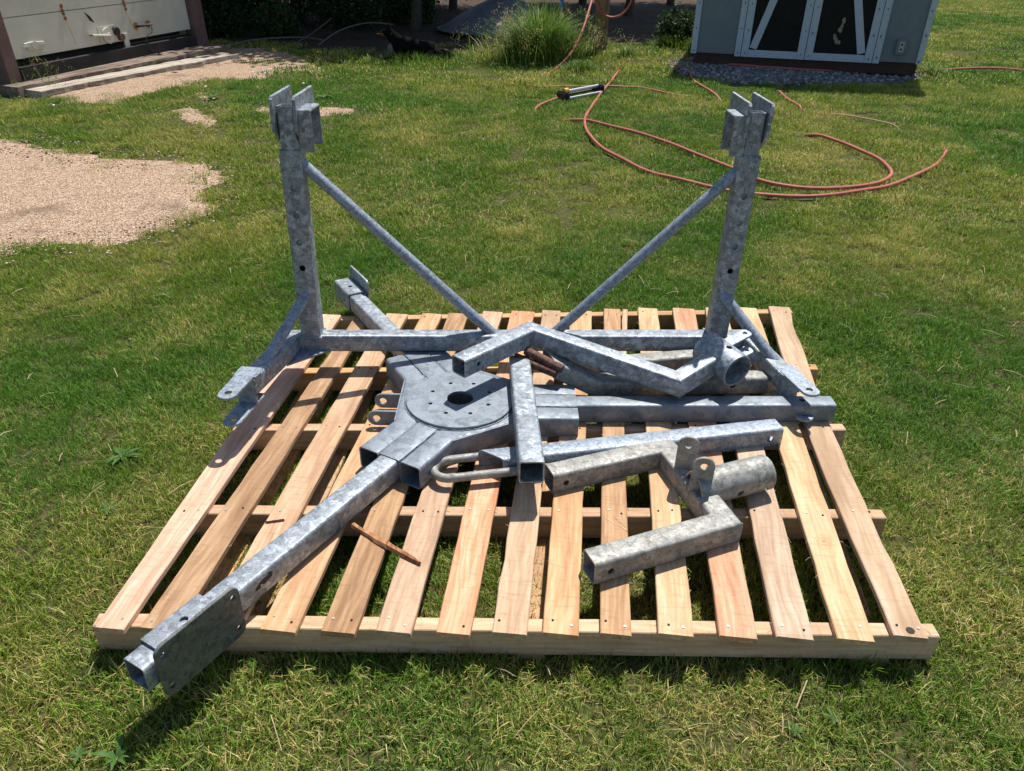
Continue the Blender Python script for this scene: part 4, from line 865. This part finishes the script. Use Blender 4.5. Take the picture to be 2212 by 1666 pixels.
# ------------------------------------------------------------------ sprinkler
sA, sB = V((0.4728, 8.0087, 0.34)), V((0.8335, 8.29, 0.3639)); sd_ = (sB-sA).normalized(); ss = sd_.cross(V((0, 0, 1))).normalized()
spk = empty('lawn_sprinkler', (sA+sB)/2, 'black and silver oscillating lawn sprinkler with an orange dial', 'sprinkler')
Z = V((0, 0, 1))
obj('base_rail', sq_tube([sA+ss*.075+Z*.035, sB+ss*.075+Z*.035], .03, .022, .004, r=.006), M_SILVER, spk)
obj('base_rail', sq_tube([sA-ss*.075+Z*.035, sB-ss*.075+Z*.035], .03, .022, .004, r=.006), M_BLACKPL, spk)
obj('spray_tube', rod([sA+Z*.085, sB+Z*.085], .016, 12), M_SILVER, spk)
obj('end_housing', box(sA+Z*.05-sd_*.01, .06, .17, .085, rot=axes(sd_, ss, Z), bev=.014), M_BLACKPL, spk)
obj('end_housing', box(sB+Z*.055+sd_*.01, .035, .17, .09, rot=axes(sd_, ss, Z), bev=.012), M_BLACKPL, spk)
obj('dial', rod([sA+Z*.09-sd_*.005, sA+Z*.09+sd_*.045], .03, 16), M_ORANGE, spk)
noz = bmesh.new()
for k in range(12): rod([sA.lerp(sB, .14+.065*k)+Z*.098, sA.lerp(sB, .14+.065*k)+Z*.107], .004, 6, bm=noz)
obj('nozzles', noz, M_BLACKPL, spk)
obj('end_trim', sq_tube([sB+ss*.07+Z*.04+sd_*.02, sB+ss*.02+Z*.085+sd_*.03], .03, .02, .004, r=.006), M_SILVER, spk)

# ------------------------------------------------------------------ dome cover
dc = V((-.22, 13.62, gz(-.22, 13.62))); dmb = bmesh.new(); R_ = 1.10; rings = []
for i in range(9):
    t = i/8; rr = R_*t; h = .52*(1-t**1.3)+.03; n = 40
    rings.append([dmb.verts.new(dc+V((rr*math.cos(2*math.pi*k/n), rr*.93*math.sin(2*math.pi*k/n), h+.008*noise.noise(V((math.cos(k)*2, i, 0)))))) for k in range(n)]) if i else rings.append([dmb.verts.new(dc+V((0, 0, .55)))])
for k in range(40): dmb.faces.new((rings[0][0], rings[1][k], rings[1][(k+1) % 40]))
for a_, b_ in zip(rings[1:], rings[2:]): bridge(dmb, a_, b_)
cov = empty('dome_cover', dc, 'low slate grey dome shaped cover lying on the dirt in tree shade', 'cover')
obj('shell', dmb, M_DISH, cov, smooth=180)
obj('rim', rod([dc+V((R_*math.cos(2*math.pi*k/40), R_*.93*math.sin(2*math.pi*k/40), .03)) for k in range(41)], .018, 8), M_DISH, cov)

# ------------------------------------------------------------------ dog lying in the shade
def skin(name, verts, edges, radii, mat, parent, sub=2):
    bk_ = bmesh.new(); ly = bk_.verts.layers.skin.verify(); bvs = [bk_.verts.new(v) for v in verts]
    for i, (v, r) in enumerate(zip(bvs, radii)): v[ly].radius = (r, r); v[ly].use_root = (i == 0)
    for i, j in edges: bk_.edges.new((bvs[i], bvs[j]))
    me = bpy.data.meshes.new(name); bk_.to_mesh(me); bk_.free(); o = bpy.data.objects.new(name, me); COL.objects.link(o)
    o.modifiers.new('s', 'SKIN'); s_ = o.modifiers.new('u', 'SUBSURF'); s_.levels = sub; s_.render_levels = sub
    bpy.context.view_layer.update(); dg = bpy.context.evaluated_depsgraph_get(); nm = bpy.data.meshes.new_from_object(o.evaluated_get(dg))
    bpy.data.objects.remove(o)
    for p in nm.polygons: p.use_smooth = True
    bm = bmesh.new(); bm.from_mesh(nm); return obj(name, bm, mat, parent, smooth=180)
dg0 = V((-1.6953, 10.5775, 0.3842)); dg1 = V((-1.0734, 10.6471, 0.3864)); dx = (dg1-dg0).normalized(); dy = V((-dx.y, dx.x, 0)); dL = (dg1-dg0).length/ .62
dog = empty('dog', (dg0+dg1)/2, 'black dog with white and tan markings lying in the shade, facing left', 'dog')
def dp(a, b_, h): return dg0+dx*a*dL+dy*b_*dL+V((0, 0, h*dL))
vs = [dp(.48, .0, .13), dp(.30, 0, .15), dp(.14, 0, .17), dp(.07, 0, .27), dp(.03, -.005, .345), dp(-.035, -.02, .325), dp(-.085, -.03, .305), dp(.66, .02, .10), dp(.78, .06, .05), dp(.86, .16, .03),
      dp(.14, -.06, .08), dp(.08, -.07, .025), dp(-.06, -.08, .022), dp(.14, .06, .08), dp(.08, .07, .025), dp(-.05, .08, .022), dp(.52, -.10, .07), dp(.42, -.13, .03), dp(.55, -.15, .02)]
es = [(0, 1), (1, 2), (2, 3), (3, 4), (4, 5), (5, 6), (0, 7), (7, 8), (8, 9), (2, 10), (10, 11), (11, 12), (2, 13), (13, 14), (14, 15), (7, 16), (16, 17), (17, 18)]
rd = [.115, .12, .115, .075, .07, .042, .026, .095, .05, .025, .04, .03, .022, .04, .03, .022, .06, .035, .022]
bd_ = skin('dog_body', vs, es, [r*dL for r in rd], M_FUR, dog)
for sg in (-1, 1):
    ec = dp(.045, sg*.045, .40); eb = bmesh.new(); bmesh.ops.create_cone(eb, cap_ends=True, segments=8, radius1=.03*dL, radius2=.004, depth=.085*dL, matrix=Matrix.Translation(ec) @ Matrix.Rotation(sg*-.25, 4, 'X') @ Matrix.Diagonal((.6, 1, 1, 1))); obj('ear', eb, M_FUR, dog)
def blob(name, c, r, sc, mat):
    bb = bmesh.new(); bmesh.ops.create_icosphere(bb, subdivisions=2, radius=r, matrix=Matrix.Translation(c) @ Matrix.Diagonal((*sc, 1))); return obj(name, bb, mat, dog, smooth=180)
blob('muzzle_patch', dp(-.05, -.03, .308), .036*dL, (1.1, .9, .8), M_FURT)
blob('neck_patch', dp(.065, -.03, .30), .05*dL, (.8, .8, 1.1), M_FURW); blob('chest_patch', dp(.045, -.05, .13), .06*dL, (.7, .7, 1.3), M_FURW)
for sg in (-1, 1): blob('eye', dp(-.01, sg*.05-.02, .36), .009*dL, (1, 1, 1), M_BLACKPL)
blob('nose', dp(-.108, -.033, .305), .014*dL, (1, 1, 1), M_BLACKPL)

# ------------------------------------------------------------------ foliage
def leaves(n, centre, rad, size, squash=1.0, shell=.35, clumps=14, low=None):
    """leaf faces gathered in clumps through an uneven crown volume"""
    cx_, cy_, cz_ = centre; C_ = []
    for _ in range(clumps):
        v = V([random.gauss(0, 1) for _ in range(3)]).normalized()*random.uniform(shell, 1.0); C_.append((V((cx_+v.x*rad[0]*.75, cy_+v.y*rad[1]*.75, cz_+v.z*rad[2]*.75)), random.uniform(.25, .5)))
    vs, fs = [], []
    for k in range(n):
        c_, rr = random.choice(C_); v = V([random.gauss(0, .5) for _ in range(3)]); p = c_+V((v.x*rad[0]*rr, v.y*rad[1]*rr, v.z*rad[2]*rr))
        if low is not None and p.z < low: p.z = low+random.random()*.1
        nrm = V([random.gauss(0, 1) for _ in range(3)])+V((0, 0, .6)); d, s, u = frame(nrm, (random.random(), random.random(), .3)); L_ = size*random.uniform(.6, 1.3); b0 = len(vs)
        vs += [p-s*L_*.0, p+s*L_*.35+u*L_*.5, p+u*L_, p-s*L_*.35+u*L_*.5]; fs.append((b0, b0+1, b0+2, b0+3))
    return vs, fs
def leaf_obj(name, vs, fs, mat, parent):
    off = world_loc(parent); me = bpy.data.meshes.new(name); me.from_pydata([tuple(V(v)-off) for v in vs], [], fs); return link(name, me, mat, parent)
def stems(base, n, spread, height, r, mat, parent, name='stem'):
    bm = bmesh.new()
    for k in range(n):
        a = random.uniform(0, 6.28); q = V((math.cos(a)*spread*random.uniform(.3, 1), math.sin(a)*spread*random.uniform(.3, 1), height*random.uniform(.7, 1)))
        p0_ = base+V((random.uniform(-.1, .1), random.uniform(-.1, .1), -.05)); mid = p0_+q*.5+V((random.uniform(-.1, .1), random.uniform(-.1, .1), .1)); rod([p0_, mid, p0_+q], r*random.uniform(.6, 1.2), 6, bm=bm)
    return obj(name, bm, mat, parent)
def shrub(px, label, rx, rz, n=3500, size=.05, ry=None, mat=None):
    b_ = V(px); e = empty('shrub', b_, label, 'shrub', 'shrubs under the trees'); ry = ry or rx
    vs, fs = leaves(int(n*1.5), (b_.x, b_.y, b_.z+rz*.8), (rx, ry, rz), size, clumps=30, low=b_.z); leaf_obj('foliage', vs, fs, mat or M_LEAF, e)
    stems(b_, 9, rx*.7, rz*1.6, .012, M_BARK, e, 'stems')
shr = [((-4.5799, 12.4997, 0.4372), .55, .55, 'broad leaved shrub beside the brown post of the cargo box'), ((-4.2862, 13.6473, 0.463), .8, .9, 'dense dark shrub second along the hedge behind the dry branch'), ((-3.8337, 14.5939, 0.4815), .8, 1.0, 'dark leafy shrub third along the hedge from the cargo box'),
       ((-2.9129, 13.8653, 0.4675), .75, .8, 'dark shrub overhanging the forked dry branch'), ((-2.5319, 15.6683, 0.5), .8, 1.0, 'tall dark shrub behind the dog'), ((-1.9517, 18.5209, 0.5379), .9, 1.1, 'dark shrub behind the grey dome cover'),
       ((-3.6243, 12.3597, 0.4338), .35, .3, 'low pale leaved sprout at the foot of the hedge'), ((-5.5335, 16.0371, 0.5057), 1.0, 1.4, 'high shrub deep in shade right of the cargo box'), ((-4.3321, 18.6344, 0.5391), 1.2, 1.5, 'tallest shrub deep in the hedge shade'), ((-1.6184, 26.5915, 0.5919), 1.1, 1.2, 'far shrub in deep shade past the dome cover'), ((-0.1805, 28.7431, 0.6282), 1.0, 1.0, 'far shrub directly behind the dome cover'), ((1.6254, 27.4817, 0.6751), .9, .9, 'far shrub behind the tall seeding grass'), ((-1.1679, 23.3683, 0.5769), .9, .9, 'dark shrub at the far left of the dome cover'), ((-2.738, 19.019, 0.5431), .9, 1.1, 'tall dark shrub beyond the dog'), ((2.2242, 11.7318, 0.4976), .32, .28, 'small dark shrub hugging the left corner of the shed'), ((-1.8972, 14.7691, 0.4847), .5, .5, 'small shrub between the dog and the dome cover'), ((-4.723, 13.5783, 0.4616), .7, .8, 'dense dark shrub first along the hedge')]
for p, rx, rz, lb in shr: shrub(p, lb, rx, rz, int(2600+1800*rx), .06 if rx > .4 else .045)
def tree(x, y, label, h=5.2, cr=2.3, n=9000, tr=.075):
    z = gz(x, y); e = empty('shade_tree', (x, y, z), label, 'tree', 'trees shading the back of the yard')
    bm = bmesh.new(); top = V((x+random.uniform(-.3, .3), y+random.uniform(-.3, .3), z+h*.62)); pts = [V((x, y, z-.1)), V((x+.05, y, z+.6)), V((x, y+.05, z+1.5)), top]
    A = []
    for i, (p, r) in enumerate(zip(pts, (tr*1.3, tr, tr*.85, tr*.5))): A.append([bm.verts.new(p+V((r*math.cos(k*math.pi/5), r*math.sin(k*math.pi/5), 0))) for k in range(10)])
    for a_, b_ in zip(A, A[1:]): bridge(bm, a_, b_)
    for k in range(7):
        a = k*.9+random.random(); s_ = pts[2].lerp(top, random.random()); rod([s_, s_+V((math.cos(a)*cr*.4, math.sin(a)*cr*.4, h*.12)), s_+V((math.cos(a)*cr*.75, math.sin(a)*cr*.75, h*.2))], tr*.25, 6, bm=bm)
    obj('trunk', bm, M_BARK, e)
    vs, fs = leaves(n, (x, y, z+h*.72), (cr, cr, h*.30), .16, clumps=34, shell=.2); leaf_obj('crown', vs, fs, M_LEAF2, e)
for x, y, lb in ((-5.0, 13.3, 'dark trunk deep in the hedge nearest the cargo box'), (-3.3, 13.6, 'tree trunk in the hedge behind the low shrubs'), (-1.7, 13.2, 'tree trunk standing behind the dog'), (-.1, 15.2, 'slim tree trunk behind the grey dome cover'), (2.1, 15.6, 'tree behind the wooden post'), (-4.2, 16.4, 'tree at the back left of the hedge'), (-1.4, 17.2, 'tree at the back of the hedge past the dome cover'), (1.4, 18.2, 'tree at the back right beyond the post'), (-7.0, 15.5, 'tree behind the cargo box'), (3.4, 18.5, 'tree behind the garden shed')):
    tree(x, y+.45, lb, h=5.0+random.uniform(-.3, .4), cr=2.5, n=15000)

# dry branch
br = empty('dry_branch', V((-3.9434, 11.2051, 0.403)), 'long bare grey branch lying along the edge of the dirt', 'branch')
bpts = [(-3.9466, 11.1183, 0.4005), (-3.8325, 11.6743, 0.4161), (-3.5274, 12.0082, 0.4249), (-3.1446, 12.1102, 0.4275), (-2.8136, 11.8544, 0.4209)]
obj('branch_stem', rod([V(p)+V((0, 0, .06)) for p in smooth_path(bpts)], .012, 7), M_TWIG, br)
obj('side_branch', rod([V(p) for p in smooth_path([V((-2.78, 11.3863, 0.4681)), V((-2.634, 12.2, 0.5835)), V((-2.2717, 12.4, 0.6732)), V((-1.916, 12.7, 0.637))])], .011, 6), M_TWIG, br)
obj('side_branch', rod([V(p) for p in smooth_path([V((-3.1259, 11.529, 0.4721)), V((-3.0375, 12.3, 0.5561)), V((-2.822, 12.5, 0.7196))])], .007, 6), M_TWIG, br)

# ------------------------------------------------------------------ grass
def blade(vs, fs, cols, p, h, w_, az, lean, dry):
    d = V((math.cos(az), math.sin(az), 0)); s = V((-d.y, d.x, 0)); b0 = len(vs); k = (random.random() if dry is None else dry, random.random(), random.random())
    for t, ww in ((0, 1.0), (.5, .9)):
        c_ = p+d*lean*h*t**1.5+V((0, 0, h*t*(1-.25*lean*t))); vs += [c_-s*w_*ww/2, c_+s*w_*ww/2]
    vs.append(p+d*lean*h*1.0+V((0, 0, h*(1-.35*lean)))); fs += [(b0, b0+1, b0+3, b0+2), (b0+2, b0+3, b0+4)]; cols += [k]*5
def tuft(name, size, n, hmin, hmax, w_, mat, lay=.0, coll=None):
    vs, fs, cols = [], [], []
    for _ in range(n):
        p = V((random.uniform(-size/2, size/2), random.uniform(-size/2, size/2), -.004)); az = random.uniform(0, 6.28)
        h = random.uniform(hmin, hmax); ln = abs(random.gauss(.45, .4)); 
        if random.random() < lay: h *= .55; ln = random.uniform(1.2, 2.2)
        blade(vs, fs, cols, p, h, w_*random.uniform(.7, 1.3), az, ln, None)
    me = bpy.data.meshes.new(name); me.from_pydata([tuple(v) for v in vs], [], fs); a = me.color_attributes.new('b', 'FLOAT_COLOR', 'POINT')
    a.data.foreach_set('color', np.array([(*c, 1) for c in cols], dtype=np.float32).ravel()); me.materials.append(mat)
    o = bpy.data.objects.new(name, me); coll.objects.link(o); return o
def scatter(name, pts, rots, scales, coll, label, base):
    me = bpy.data.meshes.new(name); me.from_pydata([(p[0]-base[0], p[1]-base[1], p[2]-base[2]) for p in pts], [], [])
    a = me.attributes.new('rot', 'FLOAT_VECTOR', 'POINT'); a.data.foreach_set('vector', np.array(rots, dtype=np.float32).ravel())
    a = me.attributes.new('scl', 'FLOAT', 'POINT'); a.data.foreach_set('value', np.array(scales, dtype=np.float32))
    o = bpy.data.objects.new(name, me); COL.objects.link(o); o.location = base
    ng = bpy.data.node_groups.new(name, 'GeometryNodeTree'); ng.interface.new_socket('Geometry', in_out='INPUT', socket_type='NodeSocketGeometry'); ng.interface.new_socket('Geometry', in_out='OUTPUT', socket_type='NodeSocketGeometry')
    N = ng.nodes; L = ng.links.new; gi, go = N.new('NodeGroupInput'), N.new('NodeGroupOutput'); ip = N.new('GeometryNodeInstanceOnPoints'); ci = N.new('GeometryNodeCollectionInfo')
    ci.inputs[0].default_value = coll; ci.inputs['Separate Children'].default_value = True; ci.inputs['Reset Children'].default_value = True; ip.inputs['Pick Instance'].default_value = True
    r = N.new('GeometryNodeInputNamedAttribute'); r.data_type = 'FLOAT_VECTOR'; r.inputs[0].default_value = 'rot'; s = N.new('GeometryNodeInputNamedAttribute'); s.data_type = 'FLOAT'; s.inputs[0].default_value = 'scl'
    L(gi.outputs[0], ip.inputs['Points']); L(ci.outputs[0], ip.inputs['Instance']); L(r.outputs[0], ip.inputs['Rotation']); L(s.outputs[0], ip.inputs['Scale']); L(ip.outputs[0], go.inputs[0])
    md = o.modifiers.new('scatter', 'NODES'); md.node_group = ng; tag(o, label, 'grass', kind='stuff'); return o
inv = cam.matrix_world.inverted(); FX = 1619/1106
def seen(x, y, m=.35):
    p = inv @ V((x, y, gz(x, y))); 
    if p.z > -.3: return False
    u_ = p.x/-p.z*FX; v_ = p.y/-p.z*1619/833
    return abs(u_) < 1.0+m and abs(v_) < 1.0+m*.9
def bare(x, y):
    for k in ('gravel_near', 'gravel_far', 'gravel_spot', 'gravel_spot_b', 'gravel_spot_c', 'dirt', 'stones'):
        poly = POLY[k]; d = edge_dist(x, y, poly)+.22*noise.noise(V((x*3.1, y*3.1, 1)))+.08*random.uniform(-1, 1)
        if k == 'gravel_far' and noise.noise(V((x*1.6, y*1.6, 4))) > .22 and d < .9: continue
        if d > {'stones': 0, 'gravel_near': .07, 'gravel_far': .07, 'dirt': .05}.get(k, .02): return random.random() > (.0 if k == 'stones' else (.12 if d < .28 else .03 if d < .6 else .008))
    q = V((x, y, 0))-V((SO.x, SO.y, 0)); a, n = q.dot(SU), q.dot(SN)
    if -.02 < a < SW+.02 and -SD < n < .02: return True
    q = V((x, y, 0))-V((CO.x, CO.y, 0)); cu2 = V((CU.x, CU.y, 0)).normalized(); cn2 = V((CN.x, CN.y, 0)).normalized(); a, n = q.dot(cu2), q.dot(cn2)
    if -.3 < a < DW+.4 and -4.5 < n < .45: return True
    return False
def lawn(name, y0, y1, step, tsize, coll, label, hs=(.8, 1.25)):
    pts, rots, scl = [], [], []
    y = y0
    while y < y1:
        X1 = (y+2.2)*1.02+1.5; x = -X1
        while x < X1+y*.15:
            px_, py_ = x+random.uniform(-.5, .5)*step, y+random.uniform(-.5, .5)*step
            if seen(px_, py_) and not bare(px_, py_):
                big = noise.noise(V((px_*1.1, py_*1.1, 8)))
                pts.append((px_, py_, gz(px_, py_)+.012*noise.noise(V((px_*1.3, py_*1.3, 0)))+.003)); rots.append((random.uniform(-.08, .08), random.uniform(-.08, .08), random.uniform(0, 6.28)))
                scl.append(random.uniform(*hs)*(1+.35*big))
            x += step
        y += step
    scatter(name, pts, rots, scl, coll, label, (0, y0, 0))
cN = bpy.data.collections.new('tufts_near'); cM = bpy.data.collections.new('tufts_mid'); cF = bpy.data.collections.new('tufts_far')
for k in range(7): tuft('tuft', .14, 300, .018, .048, .0021, M_GRASS, .22, cN)
for k in range(6): tuft('tuft', .20, 280, .020, .050, .0036, M_GRASS, .25, cM)
for k in range(5): tuft('tuft', .46, 340, .025, .055, .009, M_GRASS, .25, cF)
lawn('lawn_grass', .55, 4.6, .095, .14, cN, 'short trampled green and straw grass around the pallet')
lawn('lawn_grass', 4.6, 9.0, .15, .20, cM, 'short green lawn grass beyond the pallet with hoses on it')
lawn('lawn_grass', 9.0, 26, .34, .46, cF, 'distant lawn grass around the shed')
def tall_clump(c_, n, spread, hmin, hmax, label, heads=True, w_=.006):
    c_ = V(c_); vs, fs, cols = [], [], []
    for _ in range(n):
        a = random.uniform(0, 6.28); r = spread*abs(random.gauss(0, .5)); p = V((math.cos(a)*r, math.sin(a)*r*.7, 0)); p.z = gz(c_.x+p.x, c_.y+p.y)-c_.z-.01; h = random.uniform(hmin, hmax)*(1-.5*min(1, r/spread)); ln = random.uniform(.2, 1.25); az = a+random.gauss(0, .7); d = V((math.cos(az), math.sin(az), 0)); s = V((-d.y, d.x, 0)); b0 = len(vs); seg = 5; k = (random.random()*.9+.1, random.random(), random.random())
        for i in range(seg): t = i/seg; q = p+d*ln*h*t**2*.8+V((0, 0, h*(t-.35*ln*t*t))); ww = w_*(1-t*.6); vs += [q-s*ww/2, q+s*ww/2]
        vs.append(p+d*ln*h*.8+V((0, 0, h*(1-.35*ln))))
        for i in range(seg-1): fs.append((b0+2*i, b0+2*i+1, b0+2*i+3, b0+2*i+2))
        fs.append((b0+2*seg-2, b0+2*seg-1, b0+2*seg)); cols += [k]*(2*seg+1)
        if heads and random.random() < .09:   # drooping seed head
            tp_ = vs[-1]
            for j in range(16):
                q = tp_+d*.012*j*ln+V((random.gauss(0, .02), random.gauss(0, .02), -.010*j*ln+random.gauss(0, .015)+.05)); b1 = len(vs); l_ = .022
                vs += [q, q+V((l_*.3, 0, -l_*.5)), q+V((l_*.2, .004, -l_))]; fs.append((b1, b1+1, b1+2)); cols += [(0.0, .9, .6)]*3
    me = bpy.data.meshes.new('tall_grass'); me.from_pydata([tuple(v) for v in vs], [], fs); a = me.color_attributes.new('b', 'FLOAT_COLOR', 'POINT'); a.data.foreach_set('color', np.array([(*c, 1) for c in cols], dtype=np.float32).ravel())
    o = link('tall_grass', me, M_TALL, None, c_); tag(o, label, 'grass clump', kind=None); return o
tall_clump((0.2939, 10.4231, 0.4242), 2500, .62, .3, .95, 'big clump of uncut seeding grass left of the wooden post', w_=.011)
tall_clump((0.7268, 9.6036, 0.411), 900, .38, .06, .2, 'shorter uncut grass around the foot of the wooden post', False, .010)
tall_clump((1.3907, 10.5701, 0.464), 350, .22, .08, .25, 'uncut grass right of the wooden post', False, .009)
tall_clump((-5.3588, 8.4042, 0.3059), 500, .5, .15, .5, 'weedy grass at the lower left corner of the cargo box', True, .007)
tall_clump((2.1498, 11.4909, 0.491), 700, .45, .1, .3, 'grass in the shade at the left corner of the shed', False, .010)
tall_clump((4.9053, 9.5898, 0.4313), 350, .25, .08, .22, 'grass tuft at the right corner of the shed', False, .008)
tall_clump((-1.3039, 10.4356, 0.3797), 1300, 1.1, .08, .2, 'longer bright grass in front of the dog', False, .009)
def straw():
    bm = bmesh.new()
    for _ in range(420):
        y = random.uniform(.75, 5.5); x = random.uniform(-1, 1)*(y+1.2)*.9
        if bare(x, y) and y > 3: continue
        a = random.uniform(0, 3.14); l_ = random.uniform(.03, .10); d = V((math.cos(a), math.sin(a), random.uniform(-.1, .25))); p = V((x, y, gz(x, y)+random.uniform(.02, .04)))
        if -1.2 < x < 1.4 and 1.3 < y < 3.4 and random.random() < .8: continue
        rod([p, p+d*l_*.5+V((0, 0, .006)), p+d*l_], random.uniform(.0008, .0017), 4, bm=bm)
    tag(obj('dry_straw', bm, simple('dry_straw', (.50, .40, .22), .8, .3, 60), base=(0, 2, 0), smooth=0), 'dry pale straw stalks lying scattered in the near lawn', 'straw', kind='stuff')
straw()
# broad leaved weeds
def weed(c_, r, n, label, up=.5):
    c_ = V(c_); e = empty('broadleaf_weed', c_, label, 'weed', 'weeds in the lawn')
    for k in range(n+4):
        a = 6.28*k/(n+4)+random.uniform(-.45, .45); L_ = r*random.uniform(.5, 1.1); bm = bmesh.new(); d = V((math.cos(a), math.sin(a), 0)); s = V((-d.y, d.x, 0)); rg = []
        for i in range(7):
            t = i/6; wv = L_*.12*math.sin(math.pi*min(1, t*.9+.1))*(1+.25*math.sin(i*2.6)); z = L_*(up*t-.7*up*t*t)+.016; q = c_+d*L_*t+V((0, 0, z)); rg.append([bm.verts.new(q-s*wv+V((0, 0, wv*.35))), bm.verts.new(q), bm.verts.new(q+s*wv+V((0, 0, wv*.35)))])
        for x, y in zip(rg, rg[1:]): bm.faces.new((x[0], x[1], y[1], y[0])); bm.faces.new((x[1], x[2], y[2], y[1]))
        obj('leaf', bm, M_WEED, e, smooth=60)
weed((-1.4259, 2.239, 0.0), .07, 18, 'largest broadleaf weed left of the pallet'); weed((-0.897, 1.0573, -0.0), .055, 6, 'crisp light green weed at the bottom left corner', 1.2); weed((-0.9913, 1.067, -0.0), .03, 7, 'small weed rosette near the bottom left corner')
weed((0.8094, 1.2004, 0.0), .032, 4, 'light blade leaved weed in the lower right lawn'); weed((-1.3401, 1.9393, -0.0), .04, 8, 'small weed below the largest weed on the left'); weed((0.7044, 1.1602, 0.0), .03, 6, 'low dark weed rosette in the lower right lawn')
weed((-1.9834, 8.1173, 0.2939), .12, 9, 'pale broadleaf weed in the lawn behind the left post'); weed((-3.0934, 8.0258, 0.29), .12, 9, 'pale weed at the edge of the small gravel spot'); weed((1.8557, 2.3871, 0.0415), .035, 7, 'small weed at the right edge of the lawn')
fl = [(-3.2924, 8.4018, 0.3058), (-3.0525, 9.2611, 0.3394), (-2.8939, 9.2, 0.3372), (-2.895, 9.4434, 0.3461), (-2.3215, 8.6576, 0.3162), (-4.3889, 7.4325, 0.2633)]
for p, fl_lab in zip(fl, ('white flower alone in the grass below the far gravel', 'leftmost white flower of the three at the far gravel edge', 'middle white flower of the three at the far gravel edge', 'rightmost white flower of the three at the far gravel edge', 'white flower behind the tall left post', 'white flower in the grass above the near gravel patch')):
    p = V(p)+V((0, 0, .05)); bm = bmesh.new(); bmesh.ops.create_icosphere(bm, subdivisions=1, radius=.016, matrix=Matrix.Translation(p) @ Matrix.Diagonal((1, 1, .5, 1))); rod([p-V((0, 0, .06)), p], .002, 5, bm=bm)
    tag(obj('white_flower', bm, M_PETAL), fl_lab, 'flower', 'white flowers in the grass')
